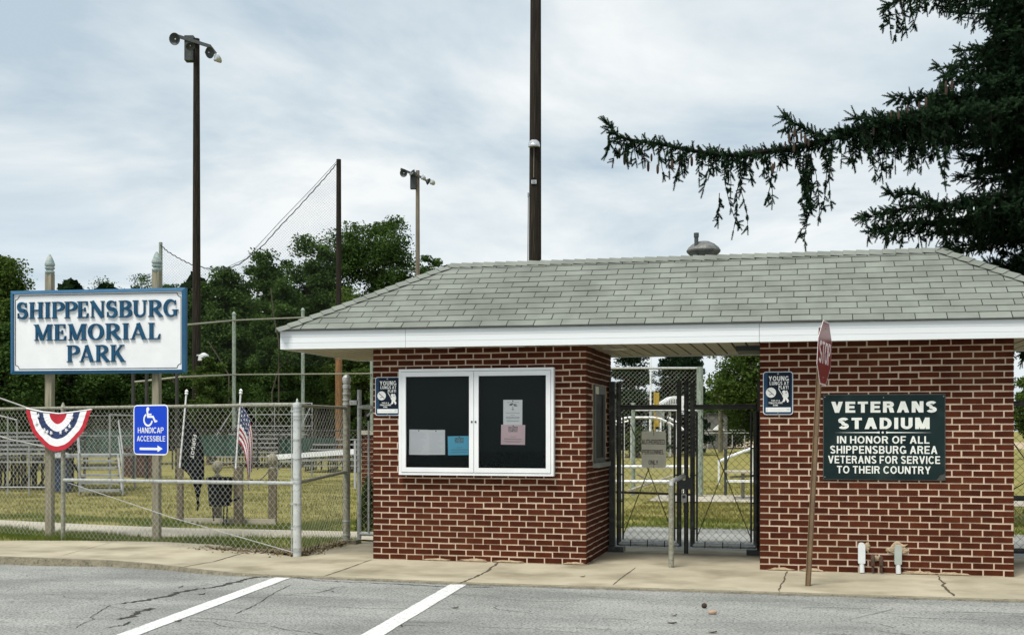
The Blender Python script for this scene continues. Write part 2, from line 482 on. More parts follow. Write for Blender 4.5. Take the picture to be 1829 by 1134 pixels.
M['stop_red'] = mat('faded_stop_red', (0.205, 0.014, 0.018), (0.16, 0.012, 0.014), scale=6, rough=0.28)
M['stop_white'] = mat('stop_lettering', (0.72, 0.62, 0.62), (0.66, 0.56, 0.56), scale=10, rough=0.5)
M['uchannel'] = mat('brown_channel_post', (0.20, 0.135, 0.072), (0.125, 0.078, 0.044), scale=14, rough=0.8, stretch=(1, 1, 0.3), c3=(0.06, 0.028, 0.018), s3=10, f3=0.6)
M['grey_sign'] = mat('pale_grey_sign_face', (0.78, 0.77, 0.64), (0.68, 0.67, 0.55), scale=7, rough=0.6)
M['red_letter'] = mat('dark_red_lettering', (0.060, 0.010, 0.008), (0.045, 0.008, 0.007), scale=10, rough=0.8, spec=.1)
M['felt'] = mat('dark_board_felt', (0.0035, 0.010, 0.0105), (0.005, 0.0125, 0.0125), scale=5, rough=1.0, spec=0.05)
M['paper'] = mat('white_paper', (0.95, 0.95, 0.95), (0.91, 0.92, 0.92), scale=8, rough=0.8)
M['paper_blue'] = mat('blue_paper', (0.15, 0.58, 0.80), (0.13, 0.54, 0.76), scale=8, rough=0.8)
M['paper_pink'] = mat('pink_paper', (0.86, 0.64, 0.66), (0.82, 0.60, 0.63), scale=8, rough=0.8)
M['ink'] = mat('grey_ink', (0.58, 0.60, 0.62), (0.66, 0.68, 0.70), scale=60, rough=0.8)
M['ink_dark'] = mat('dark_ink', (0.10, 0.11, 0.11), (0.22, 0.23, 0.22), scale=70, rough=0.8)
M['chrome'] = mat('lock_metal', (0.35, 0.35, 0.34), rough=0.35, metal=0.8)
M['alu'] = mat('dull_aluminium', (0.32, 0.335, 0.33), (0.22, 0.23, 0.225), scale=5, rough=0.6, metal=0.2)
M['alu_dark'] = mat('bleacher_frame_steel', (0.035, 0.036, 0.032), (0.02, 0.021, 0.019), scale=5, rough=0.8)
M['bin_blue'] = mat('blue_bin_plastic', (0.012, 0.035, 0.085), (0.010, 0.028, 0.07), scale=5, rough=0.5)
M['bin_black'] = mat('black_bin_plastic', (0.004, 0.0055, 0.008), (0.006, 0.008, 0.011), scale=5, rough=0.7, spec=0.12)
M['screen'] = mat('green_windscreen_fabric', (0.012, 0.036, 0.028), (0.028, 0.075, 0.058), scale=1.2, rough=0.9)
M['brown_box'] = mat('brown_painted_steel', (0.075, 0.035, 0.025), (0.05, 0.025, 0.02), scale=5, rough=0.6)
M['red'] = mat('red_fabric', (0.48, 0.010, 0.028), (0.38, 0.008, 0.022), scale=8, rough=0.7)
M['white_fab'] = mat('white_fabric', (0.80, 0.80, 0.82), (0.74, 0.74, 0.77), scale=8, rough=0.7)
M['blue_fab'] = mat('navy_fabric', (0.014, 0.035, 0.12), (0.010, 0.024, 0.085), scale=8, rough=0.7)
M['flag_black'] = mat('black_flag_fabric', (0.004, 0.006, 0.0085), (0.006, 0.0085, 0.012), scale=8, rough=0.9, spec=0.1)
M['flag_red'] = mat('flag_red_fabric', (0.30, 0.012, 0.032), (0.24, 0.010, 0.026), scale=8, rough=0.8)
M['yellow'] = mat('yellow_paint', (0.42, 0.28, 0.025), (0.36, 0.24, 0.02), scale=4, rough=0.6)
M['shed'] = mat('grey_block_wall', (0.13, 0.13, 0.12), (0.10, 0.10, 0.095), scale=3, rough=0.9)
M['pvc'] = mat('white_pvc', (0.72, 0.75, 0.76), (0.66, 0.69, 0.70), scale=10, rough=0.4)
M['pvc_grey'] = mat('grey_pvc', (0.40, 0.44, 0.41), (0.36, 0.40, 0.37), scale=10, rough=0.5)
M['rust'] = mat('rusty_iron', (0.09, 0.05, 0.03), (0.045, 0.028, 0.018), scale=30, rough=0.9)
M['patch'] = mat('mortar_patch', (0.46, 0.36, 0.24), (0.34, 0.26, 0.17), scale=20, rough=0.95, bump=0.6, bscale=50)
M['cone'] = mat('pine_cone_scales', (0.055, 0.033, 0.018), (0.030, 0.019, 0.011), scale=60, rough=0.9)
M['cone_pale'] = mat('pale_pine_cone_scales', (0.42, 0.29, 0.20), (0.32, 0.21, 0.14), scale=60, rough=0.9)
M['deadleaf'] = mat('dead_leaf', (0.05, 0.028, 0.018), (0.035, 0.02, 0.014), scale=30, rough=0.9)
M['bark'] = mat('tree_bark', (0.09, 0.075, 0.055), (0.05, 0.042, 0.03), scale=8, rough=0.95, bump=0.6, bscale=20, stretch=(2, 2, 0.4))
M['spruce_bark'] = mat('spruce_bark', (0.014, 0.012, 0.009), (0.008, 0.007, 0.0055), scale=12, rough=0.95, spec=0.1)
M['glass_dark'] = mat('dark_window_glass', (0.010, 0.012, 0.012), rough=0.5, spec=0.1)
M['window_frame'] = mat('grey_green_window_frame', (0.10, 0.115, 0.10), (0.075, 0.085, 0.075), scale=6, rough=0.6)
M['sill'] = mat('stone_sill', (0.26, 0.27, 0.24), (0.20, 0.21, 0.19), scale=12, rough=0.8)
M['lens'] = mat('lamp_lens', (0.62, 0.64, 0.64), (0.55, 0.57, 0.57), scale=5, rough=0.25)
M['reflector'] = mat('lamp_reflector', (0.55, 0.58, 0.60), (0.45, 0.48, 0.50), scale=5, rough=0.3, metal=0.5)
M['lamp_dark'] = mat('dark_lamp_housing', (0.035, 0.045, 0.045), (0.06, 0.07, 0.07), scale=8, rough=0.6, metal=0.2)
M['dome'] = mat('grey_ventilator_metal', (0.19, 0.195, 0.185), (0.10, 0.104, 0.098), scale=12, rough=0.6, metal=0.3, c3=(0.07,0.05,0.035), s3=9, f3=.6)
M['net'] = mat('grey_netting', (0.035, 0.04, 0.042), rough=1.0, spec=0.05)
M['rope'] = mat('dark_rope', (0.05, 0.055, 0.06), rough=0.9)
M['crack'] = mat('dark_crack_filler', (0.020, 0.019, 0.017), (0.045, 0.042, 0.034), scale=14, rough=1.0)
M['joint'] = mat('weathered_joint', (0.10, 0.075, 0.045), (0.055, 0.045, 0.03), scale=14, rough=1.0)
M['stripe'] = mat('white_road_paint', (0.66, 0.67, 0.66), (0.56, 0.57, 0.56), scale=30, rough=0.8, c3=(0.27, 0.275, 0.265), s3=60, f3=0.85, d3=(0.55, 0.66))
M['leaf_a'] = leafmat('dark_leaves', (0.012, 0.028, 0.008), (0.095, 0.165, 0.044))
M['leaf_b'] = leafmat('mid_green_leaves', (0.020, 0.045, 0.010), (0.12, 0.18, 0.042))
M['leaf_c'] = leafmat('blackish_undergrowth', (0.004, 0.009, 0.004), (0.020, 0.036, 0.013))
M['leaf_d'] = leafmat('conifer_leaves', (0.006, 0.016, 0.009), (0.030, 0.058, 0.026))
M['needle'] = leafmat('spruce_needles', (0.006, 0.017, 0.010), (0.040, 0.075, 0.036), tr=0.12, scale=1.2)
M['shrub'] = leafmat('arborvitae_leaves', (0.020, 0.045, 0.010), (0.085, 0.12, 0.030))
M['blade'] = leafmat('grass_blades', (0.09, 0.10, 0.026), (0.33, 0.30, 0.105), scale=0.8)
M['blade_green'] = leafmat('green_grass_blades', (0.055, 0.10, 0.018), (0.22, 0.26, 0.065), scale=0.8)
M['asphalt'] = mat('old_asphalt', (0.44, 0.45, 0.425), (0.285, 0.295, 0.280), scale=0.9, rough=0.95, bump=1.0, bscale=110, c3=(0.045, 0.047, 0.044), s3=72, f3=0.75, d3=(0.49, 0.63), detail=12, spec=0.1, lo=.38, hi=.62, stretch=(0.6, 1.3, 1))
M['concrete'] = mat('buff_concrete', (0.43, 0.39, 0.295), (0.315, 0.285, 0.210), scale=1.3, rough=0.95, bump=0.25, bscale=120, c3=(0.17, 0.15, 0.10), s3=1.5, f3=0.75, detail=9, spec=0.1, d3=(.48,.74))
M['curb'] = mat('rough_curb_concrete', (0.26, 0.235, 0.165), (0.16, 0.145, 0.10), scale=9, rough=1.0, bump=0.9, bscale=45, c3=(0.07, 0.065, 0.045), s3=30, f3=0.8)
M['path'] = mat('pale_path_concrete', (0.42, 0.39, 0.32), (0.36, 0.335, 0.27), scale=1.5, rough=0.95, spec=0.2)
M['lawn'] = mat('dry_lawn', (0.26, 0.225, 0.078), (0.185, 0.178, 0.055), scale=0.7, rough=1.0, bump=0.6, bscale=60, c3=(0.10, 0.14, 0.034), s3=1.4, f3=0.6, detail=9, spec=0.1)
M['dirt'] = mat('tan_infield_dirt', (0.42, 0.33, 0.21), (0.36, 0.28, 0.18), scale=0.4, rough=1.0)
M['soil'] = mat('leaf_litter', (0.20, 0.15, 0.075), (0.11, 0.085, 0.045), scale=22, rough=1.0, bump=0.8, bscale=50)


def glass_pane(name):
    m = bpy.data.materials.new(name)
    m.use_nodes = True
    t = m.node_tree
    t.nodes.remove(t.nodes['Principled BSDF'])
    tr = N(t, 'ShaderNodeBsdfTransparent'); tr.inputs[0].default_value = (1.0, 1.0, 1.0, 1)
    gl = N(t, 'ShaderNodeBsdfGlossy'); gl.inputs['Roughness'].default_value = 0.03
    fr = N(t, 'ShaderNodeFresnel'); fr.inputs[0].default_value = 1.28
    mx_ = N(t, 'ShaderNodeMixShader')
    t.links.new(fr.outputs[0], mx_.inputs[0]); t.links.new(tr.outputs[0], mx_.inputs[1]); t.links.new(gl.outputs[0], mx_.inputs[2])
    t.links.new(mx_.outputs[0], t.nodes['Material Output'].inputs[0])
    return m


M['glass'] = glass_pane('display_glass')
# ------------------------------------------------------------------ ground
rng = np.random.default_rng(7)
random.seed(7)
EX, EY = Vector((1, 0, 0)), Vector((0, 1, 0))


def sheet(name, pts, z, m, kind='structure'):
    mb = MB()
    mb.add([(p[0], p[1], z if len(p) < 3 else p[2]) for p in pts], [tuple(range(len(pts)))])
    o = mb.build(name, m)
    props(o, kind=kind)
    return o


def edge_y(x):                       # the front edge of the pavement (kerb line)
    pts = [(-60, 13.6), (-14, 12.15), (-9.2, 11.92), (-7.7, 11.86), (-6.9, 11.62), (-6.2, 11.28), (-5.6, 11.08), (-4.6, 11.04), (-3.1, 10.96), (1.9, 11.02), (60, 11.3)]
    for (a, b), (c_, d) in zip(pts, pts[1:]):
        if a <= x <= c_: return b + (d - b) * (x - a) / (c_ - a)
    return pts[-1][1]


def road_z(x):
    if x > -5.2: return -0.012
    if x < -8.6: return -0.085
    return -0.012 - 0.073 * (-5.2 - x) / 3.4


# asphalt: rows of quads that follow the kerb
xs = [-60, -30, -18, -14, -11] + [-10 + 0.25 * i for i in range(80)] + [12, 16, 24, 60]
mb = MB()
for a, b in zip(xs, xs[1:]):
    for (f0, f1) in ((0, 1),):
        ya, yb = edge_y(a) + 0.05, edge_y(b) + 0.05
        mb.add([(a, -60, road_z(a)), (b, -60, road_z(b)), (b, yb, road_z(b)), (a, ya, road_z(a))], [(0, 1, 2, 3)])
props(mb.build('asphalt_road', M['asphalt']), kind='structure')

# lawn: one sheet to the horizon, just under the pavement
sheet('lawn', [(-900, 300), (-60, 14.6), (-14, 12.9), (-9.5, 12.7), (-7, 12.5), (-5.9, 11.9), (-4, 11.7), (60, 12.2), (900, 60), (900, 1500), (-900, 1500)], -0.03, M['lawn'])

# pavement slab with its kerb face
back = [(-60, 16.6), (-14, 14.55), (-10.55, 13.67), (-9.4, 13.98), (-8.25, 14.06), (-7.34, 13.86), (-6.72, 13.44), (-6.2, 13.02), (-5.86, 12.78), (-5.80, 14.35), (-5.7, 14.75), (2.2, 14.75), (60, 14.75)]
front = [(x, edge_y(x)) for x in [-60, -30, -14] + [-10 + 0.25 * i for i in range(60)] + [8, 20, 60]]
poly = front + back[::-1]
mb = MB()
n = len(poly)
mb.add([(p[0], p[1], 0) for p in poly], [tuple(range(n))])
props(mb.build('pavement', M['concrete']), kind='structure')
mb = MB()
for (a, b) in zip(front, front[1:]):
    j = random.uniform(-.006, .006)
    mb.add([(a[0], a[1] - 0.045, road_z(a[0]) - .05), (b[0], b[1] - 0.045, road_z(b[0]) - .05), (b[0], b[1] - 0.012, -0.002 if b[0] > -5 else 0.004), (a[0], a[1] - 0.012, -0.002 if a[0] > -5 else 0.004),
            (b[0], b[1] + 0.05, 0.004), (a[0], a[1] + 0.05, 0.004)], [(0, 1, 2, 3), (3, 2, 4, 5)])
props(mb.build('kerb', M['curb']), kind='structure')

sheet('footpath', [(-30, 18.9), (-18, 16.9), (-14.5, 16.05), (-12, 15.5), (-10.4, 15.05), (-8.88, 14.72), (-7.4, 15.06), (-5.9, 15.1), (-4.7, 14.76), (-4.7, 16.25), (-8, 16.24), (-9.3, 16.2), (-11, 16.45), (-13, 16.9), (-18, 18.2), (-30, 20.5)], -0.008, M['path'])
sheet('service_lane', [(-2.6, 14.76), (30, 14.76), (30, 17.8), (-2.6, 18.3)], -0.02, M['asphalt'])
sheet('far_track', [(-60, 90), (60, 105), (90, 160), (-80, 150)], -0.012, M['dirt'])
sheet('gravel_strip', [(-3.2, 24.9), (8, 24.9), (8, 27.6), (-3.2, 27.6)], -0.016, M['path'])
sheet('bare_soil', [(-7.3, 13.95), (-6.72, 13.5), (-6.2, 13.05), (-5.84, 12.82), (-5.82, 14.4), (-6.1, 14.1), (-6.5, 13.9)], -0.022, M['soil'])


def stripe(name, label, pts):
    mb = MB()
    (x0, y0), (x1, y1) = pts
    d = Vector((x1 - x0, y1 - y0, 0)); L = d.length; d.normalize(); s_ = Vector((-d.y, d.x, 0)) * 0.083
    nseg = 40
    vs, fs = [], []
    for i in range(nseg + 1):
        p = Vector((x0, y0, 0)) + d * L * i / nseg
        for k in (-1, 1):
            q = p + s_ * k * random.uniform(0.96, 1.03)
            vs.append((q.x, q.y, road_z(q.x) + 0.005))
    fs = [(2 * i, 2 * i + 1, 2 * i + 3, 2 * i + 2) for i in range(nseg)]
    mb.add(vs, fs)
    props(mb.build(name, M['stripe']), kind='structure')


stripe('parking_stripe', '', [(-5.14, 10.99), (-4.55, 5.0)])
stripe('parking_stripe', '', [(-3.25, 10.96), (-2.86, 5.0)])


def ribbon(mb, pts, w0, z=None, jag=0.35):
    """flat crack line through ground pixels, z follows the surface"""
    vs = []
    P2 = []
    for a, b in zip(pts, pts[1:]):
        for i in range(8):
            P2.append(Vector(a).lerp(Vector(b), i / 8))
    P2.append(Vector(pts[-1]))
    k = len(P2)
    for i, p in enumerate(P2):
        t = (P2[min(i + 1, k - 1)] - P2[max(i - 1, 0)]).normalized()
        nn = Vector((-t.y, t.x, 0))
        off = nn * random.gauss(0, w0 * jag)
        ww = w0 * random.uniform(0.45, 1.25) * (0.35 if i in (0, k - 1) else 1)
        for s_ in (-.5, .5):
            q = p + off + nn * ww * s_
            vs.append((q.x, q.y, (road_z(q.x) if z is None else z) + 0.004))
    mb.add(vs, [(2 * i, 2 * i + 1, 2 * i + 3, 2 * i + 2) for i in range(k - 1)])


mb = MB()
for pts, wd in (([(215, 1079), (262, 1073), (300, 1066), (330, 1056), (380, 1051), (420, 1041), (455, 1033), (490, 1032)], .060),
                ([(215, 1110), (240, 1103), (250, 1096), (268, 1089)], .06), ([(190, 1125), (222, 1120), (232, 1114)], .025),
                ([(160, 1105), (180, 1092), (196, 1082), (215, 1079)], .008), ([(135, 1125), (150, 1115), (170, 1108), (160, 1104)], .008),
                ([(530, 1034), (570, 1040), (640, 1043), (720, 1047), (800, 1051), (880, 1052)], .022),
                ([(520, 1047), (490, 1062), (455, 1085), (420, 1100)], .010),
                ([(860, 1070), (960, 1078), (1060, 1076)], .008), ([(1510, 1112), (1570, 1098), (1600, 1090)], .007)):
    ribbon(mb, [G(x, y, -0.03) for x, y in pts], wd)
rnd_ = random.Random(4)
for k in range(46):
    x_, y_ = rnd_.uniform(-6.2, 3.2), rnd_.uniform(7.2, 10.7)
    a_ = rnd_.gauss(0, .35) + (PI if rnd_.random() < .5 else 0)
    pts = [Vector((x_, y_, 0))]
    for i in range(rnd_.randint(2, 5)):
        a_ += rnd_.gauss(0, .4)
        pts.append(pts[-1] + Vector((math.cos(a_), math.sin(a_) * .7, 0)) * rnd_.uniform(.12, .3))
    ribbon(mb, pts, rnd_.uniform(.005, .011))
props(mb.build('asphalt_crack', M['crack']), kind='structure')
mb = MB()
for pts, wd, jg in (([(890, 1003), (868, 1021), (842, 1033), (822, 1041)], .026, .25), ([(1135, 1014), (1112, 1030), (1095, 1044)], .012, .2),
                    ([(1406, 1020), (1399, 1038), (1392, 1056)], .018, .3), ([(1676, 1028), (1686, 1046), (1702, 1064)], .024, .3),
                    ([(440, 986), (380, 1003), (318, 1014)], .016, .15), ([(664, 999), (620, 1015), (576, 1030)], .014, .15),
                    ([(205, 967), (110, 992)], .008, .1), ([(660, 960), (600, 980)], .012, .2),
                    ([(1100, 986), (1200, 984), (1350, 989)], .016, .2)):
    ribbon(mb, [G(x, y) for x, y in pts], wd, z=0.0, jag=jg)
# dark open seam between pavement and asphalt
ribbon(mb, [Vector((x, edge_y(x) - 0.05, 0)) for x in [-5.4 + 0.5 * i for i in range(22)]], .022, z=-0.006, jag=.3)
props(mb.build('pavement_joint', M['joint']), kind='structure')

# ------------------------------------------------------------------ gatehouse
YF, YB = 12.76, 14.50
XL0, XL1, XR0, XR1 = -4.83, -2.315, -0.428, 2.11
WALLH = 2.44
house = thing('gatehouse', 'brick ticket gatehouse with two booths joined by one grey shingled hip roof', 'building', (-1.36, 13.6, 0))


def brick_face(mb, o, u, nrm, width, rows, hole=None, first=0.2032):
    """bricks on the plane through o; u along, nrm outward"""
    o, u, nrm = Vector(o), Vector(u), Vector(nrm)
    ch, bl, mj = 0.06775, 0.2035, 0.0146
    for k in range(rows):
        x = 0.0
        ln = (first if k % 2 == 0 else first / 2) 
        z0 = k * ch
        while x < width - 0.02:
            x1 = min(x + ln, width)
            a, b = x + (mj / 2 if x > 0 else 0), x1 - (mj / 2 if x1 < width else 0)
            zc = z0 + ch / 2 + random.gauss(0, .0017)
            if hole is None or not (b > hole[0] and a < hole[1] and z0 + ch > hole[2] and z0 < hole[3]):
                pr = random.gauss(0, .0010)
                mid = o + u * ((a + b) / 2) + Z3 * zc + nrm * (pr - 0.05)
                tilt = random.gauss(0, .004)
                uu = (u + Z3 * tilt).normalized()
                hb = (ch - mj) / 2 * random.uniform(.94, 1.04)
                mb.obox(mid, uu * ((b - a) / 2 * random.uniform(.985, 1.0)), nrm * 0.05, Z3 * hb)
            x = x1
            ln = bl * random.uniform(.965, 1.035)


for nm, xa, xb in (('wall', XL0, XL1), ('wall', XR0, XR1)):
    core = MB().box((xa + .0045, YF + .0045, -.02), (xb - .0045, YB - .0045, WALLH))
    wl = core.build(nm, M['mortar'], house)
    mb = MB()
    brick_face(mb, (xa, YF, 0), EX, -EY, xb - xa, 36)
    hole = None
    if xa == XL0: hole = (13.22 - YF - .10, 14.00 - YF - .10, 1.13, 2.02)
    brick_face(mb, (xb, YF + .11, 0), EY, EX, YB - YF - .11, 36, hole, first=.11)
    brick_face(mb, (xa, YB, 0), -EY, -EX, YB - YF - .11, 36, first=.11)
    brick_face(mb, (xb, YB, 0), -EX, EY, xb - xa, 36)
    mb.build('brickwork', M['brick'], house)

# rough mortar smears along the foot of the walls and round the pipes
def smear(cx_, cz, rx, rz, k, seed):
    """one ragged lump of mortar on the front face"""
    rn = random.Random(seed)
    n_ = 22
    ring = [(cx_ + rx * math.cos(2 * PI * i / n_) * rn.uniform(.65, 1.15), max(.003, cz + rz * math.sin(2 * PI * i / n_) * rn.uniform(.65, 1.15))) for i in range(n_)]
    m_ = MB()
    vs = [(cx_, YF - .016 - .0007 * k, max(.004, cz))] + [(cx_ + (x - cx_) * .8, YF - .011 - .0007 * k, max(.0035, cz + (z - cz) * .8)) for x, z in ring] + [(x, YF + .002, z) for x, z in ring]
    fs = [(0, 1 + (i + 1) % n_, 1 + i) for i in range(n_)] + [(1 + i, 1 + (i + 1) % n_, 1 + n_ + (i + 1) % n_, 1 + n_ + i) for i in range(n_)]
    m_.add(vs, fs)
    m_.build('mortar_patch', M['patch'], house)


k_ = 0
for (xa, n_) in ((-4.05, 1), (-3.62, 1), (-3.2, 1), (-2.44, 1), (-.2, 1), (.12, 1), (1.18, 1), (1.52, 1)):
    smear(xa, .012, random.uniform(.12, .22), random.uniform(.016, .030), k_, 40 + k_); k_ += 1
q = PY(1604, 980, YF); smear(q.x, q.z, .115, .085, k_, 71)
q = PY(1549, 976, YF); smear(q.x, q.z, .030, .055, k_, 72)
q = PY(1567, 996, YF); smear(q.x, q.z, .065, .034, k_ + 1, 73)

# side window of the left booth
win = MB()
wy0, wy1, wz0, wz1 = 13.24, 13.97, 1.12, 2.02
X = XL1
for a, b in (((X - .01, wy0, wz0), (X + .018, wy0 + .07, wz1)), ((X - .01, wy1 - .07, wz0), (X + .018, wy1, wz1)), ((X - .01, wy0 + .07, wz1 - .10), (X + .018, wy1 - .07, wz1)), ((X - .01, wy0 + .07, wz0), (X + .016, wy1 - .07, wz0 + .05))):
    win.box(a, b)
wf = win.build('window', M['window_frame'], house)
MB().box((X - .012, wy0 + .07, wz0 + .05), (X - .003, wy1 - .07, wz1 - .10)).build('pane', M['glass_dark'], wf).location = -Vector(house.location) * 0
MB().box((X - .01, wy0 - .05, wz0 - .055), (X + .075, wy1 + .05, wz0 - .002)).build('sill', M['sill'], wf)
MB().box((X + .019, wy0 + .02, wz1 - .105), (X + .026, wy0 + .2, wz1 - .02)).build('label_plate', M['grey_sign'], wf)

# roof ---------------------------------------------------------------
RL = Vector((-5.88, 12.41, 2.650)); RR = Vector((3.15, 12.41, 2.600))
BL = Vector((-5.88, 14.90, 2.650)); BR = Vector((3.15, 14.90, 2.600))
T1 = Vector((-4.157, 13.65, 3.511)); T2 = Vector((1.501, 13.65, 3.492))
roof = MB().add([RL, RR, BR, BL, T1, T2], [(0, 1, 5, 4), (1, 2, 5), (2, 3, 4, 5), (3, 0, 4)]).build('roof', M['roof_dark'], house)


def slope(mb, A, B, T0, T1_, rows, tab=0.305, seed=0):
    """overlapping shingle tabs over the quad A-B (eave) / T0-T1_ (top)"""
    rn = random.Random(seed)
    nrm = (B - A).cross(T0 - A).normalized()
    L = (B - A).length
    ua = (B - A).normalized()

    def pt(t, s, h):             # t up the slope, s metres along the eave
        le, ri = A.lerp(T0, t), B.lerp(T1_, t)
        a, b = (le - A).dot(ua), (ri - A).dot(ua)
        f = (s - a) / (b - a) if abs(b - a) > 1e-6 else 0
        return le.lerp(ri, f) + nrm * h

    def lim(t):
        return (A.lerp(T0, t) - A).dot(ua), (B.lerp(T1_, t) - A).dot(ua)
    for k in range(rows):
        t0, t1 = k / rows, (k + 1) / rows
        a0, b0 = lim(t0); a1, b1 = lim(t1)
        s = -tab + (k % 2) * tab / 2 + rn.uniform(-.012, .012) + (k % 3) * 0.02
        while s < L + tab:
            e0, e1 = s + .0042, s + tab - .0042
            p0, p1 = max(e0, a0), min(e1, b0)
            q0, q1 = max(e0, a1), min(e1, b1)
            if p1 - p0 > .02 or q1 - q0 > .02:
                p0, p1 = min(p0, b0), max(p1, a0)
                if p1 < p0: p0 = p1 = (p0 + p1) / 2
                if q1 < q0: q0 = q1 = min(max((q0 + q1) / 2, a1), b1)
                hb = .0125 + rn.gauss(0, .0014)
                td = t0 + rn.gauss(0, .0012) + .0015
                vs = [pt(td, p0, hb), pt(td, p1, hb), pt(t1 + .006, q1, .004), pt(t1 + .006, q0, .004), pt(td, p0, .001), pt(td, p1, .001)]
                mb.add(vs, [(0, 1, 2, 3), (4, 5, 1, 0)])
            s += tab


mb = MB()
slope(mb, RL, RR, T1, T2, 12, seed=1)
slope(mb, BL, RL, T1, T1, 12, seed=2)
slope(mb, RR, BR, T2, T2, 12, seed=3)
slope(mb, BR, BL, T2, T1, 12, seed=4)
mb.build('shingles', M['shingle'], roof)

mb = MB()


def caps(p, q, da, db, step=.14, w_=.115):
    d = q - p; L = d.length; d.normalize()
    k = int(L / step)
    da, db = da.normalized(), db.normalized()
    up = ((-(da + db))).normalized()
    if up.z < 0: up = -up
    for i in range(k + 1):
        c0 = p + d * (i * step); c1 = p + d * min(L, i * step + step * 1.05)
        j = random.uniform(.94, 1.05)
        h0, h1 = .030, .018
        vs = [c0 + up * h0, c1 + up * h1, c1 + da * w_ * j + up * h1, c0 + da * w_ * j + up * h0, c1 + db * w_ + up * h1, c0 + db * w_ + up * h0,
              c0 + up * .004, c0 + da * w_ * j + up * .006, c0 + db * w_ + up * .006]
        mb.add(vs, [(0, 3, 2, 1), (0, 1, 4, 5), (6, 7, 3, 0), (6, 0, 5, 8)])


def perp_in(p, q, third):        # direction on the plane of (p,q,third) at right angles to the edge, towards third
    d = (q - p).normalized(); v = third - p
    return (v - d * v.dot(d))


caps(RL, T1, perp_in(RL, T1, RR), perp_in(RL, T1, BL))
caps(RR, T2, perp_in(RR, T2, RL), perp_in(RR, T2, BR))
caps(T1, T2, perp_in(T1, T2, RL), perp_in(T1, T2, BL))
caps(BL, T1, perp_in(BL, T1, BR), perp_in(BL, T1, RL))
caps(BR, T2, perp_in(BR, T2, BL), perp_in(BR, T2, RR))
mb.build('ridge_caps', M['shingle'], roof)

# fascia: three vinyl lengths in front, ends and back
FL, FR_ = -5.85, 3.12
fb = lambda x: 2.432 - .022 * (x - FL) / (FR_ - FL)
ft = lambda x: 2.640 - .048 * (x - FL) / (FR_ - FL)
mb = MB()
seams = [FL, -4.32, -0.42, FR_]
for i, (a, b) in enumerate(zip(seams, seams[1:])):
    b2 = b - (.004 if i < 2 else 0)
    for (f0, f1, out_) in ((0, .33, .0), (.34, .66, .0005), (.67, 1, .001)):
        za0, za1 = fb(a) + (ft(a) - fb(a)) * f0, fb(a) + (ft(a) - fb(a)) * f1
        zb0, zb1 = fb(b2) + (ft(b2) - fb(b2)) * f0, fb(b2) + (ft(b2) - fb(b2)) * f1
        y0, y1 = 12.44 - out_ - .001 * i, 12.465
        mb.add([(a, y0, za0), (b2, y0, zb0), (b2, y1, zb0), (a, y1, za0), (a, y0, za1), (b2, y0, zb1), (b2, y1, zb1), (a, y1, za1)],
               [(0, 3, 2, 1), (4, 5, 6, 7), (0, 1, 5, 4), (1, 2, 6, 5), (2, 3, 7, 6), (3, 0, 4, 7)])
mb.box((FL, 12.467, 2.432), (FL + .025, 14.87, 2.638))
mb.box((FR_ - .025, 12.467, 2.41), (FR_, 14.87, 2.592))
mb.box((FL + .026, 14.845, 2.43), (FR_ - .026, 14.87, 2.60))
mb.build('fascia', M['fascia'], house)
mb = MB()
mb.bar((FL - .02, 12.425, 2.647), (FR_ + .02, 12.425, 2.599), .03, .012)
mb.build('drip_edge', M['vet_edge'], house)

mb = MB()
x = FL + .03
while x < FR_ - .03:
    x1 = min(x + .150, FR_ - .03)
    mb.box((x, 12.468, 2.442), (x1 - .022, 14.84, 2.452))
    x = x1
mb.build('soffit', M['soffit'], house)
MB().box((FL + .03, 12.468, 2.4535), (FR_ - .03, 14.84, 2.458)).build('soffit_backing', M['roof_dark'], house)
for px_, py_, hy in ((790, 624, 12.60), (915, 624, 12.60), (1100, 634, 13.3), (1490, 613, 12.60), (1652, 612, 12.60)):
    q = PY(px_, py_, hy)
    lf = MB().box((q.x - .15, hy - .06, 2.426), (q.x + .15, hy + .06, 2.4415)).build('soffit_light', M['soffit'], house)
    MB().box((q.x - .13, hy - .045, 2.421), (q.x + .13, hy + .045, 2.4255)).build('lens', M['lens'], lf)
q = PY(1335, 630, 13.5)
MB().box((XR0 - .28, 13.3, 2.385), (XR0 - .012, 13.9, 2.4415)).build('conduit_box', M['lamp_dark'], house)

# roof ventilator behind the ridge, and two flue pipes
vx = PY(1256, 450, 13.95).x
v = MB().lathe((vx, 14.0, PY(1256, 449, 14.0).z - .225), [(.10, -.1), (.115, .13), (.198, .215), (.203, .232), (.18, .268), (.135, .306), (.07, .338), (.012, .348)], n=28)
v.build('roof_ventilator', M['dome'], roof, smooth=False)
px1 = PY(1244, 430, 13.88).x
fl = MB().tube([(px1, 13.86, 3.32), (px1, 13.86, 3.80)], .024, n=12).lathe((px1, 13.86, 3.80), [(.03, -.03), (.03, .02), (.01, .022)], n=12)
flo = fl.build('flue_pipe', M['lamp_dark'], roof)
MB().lathe((px1, 13.86, 3.58), [(.034, -.07), (.036, .0), (.05, .0), (.05, .045), (.034, .05)], n=12).build('clamp', M['rust'], flo)
px2 = PY(1253, 430, 14.15).x
MB().tube([(px2 + .02, 14.12, 3.25), (px2 + .02, 14.12, 3.70)], .038, n=12).build('flue_pipe', M['green_pipe'], roof)

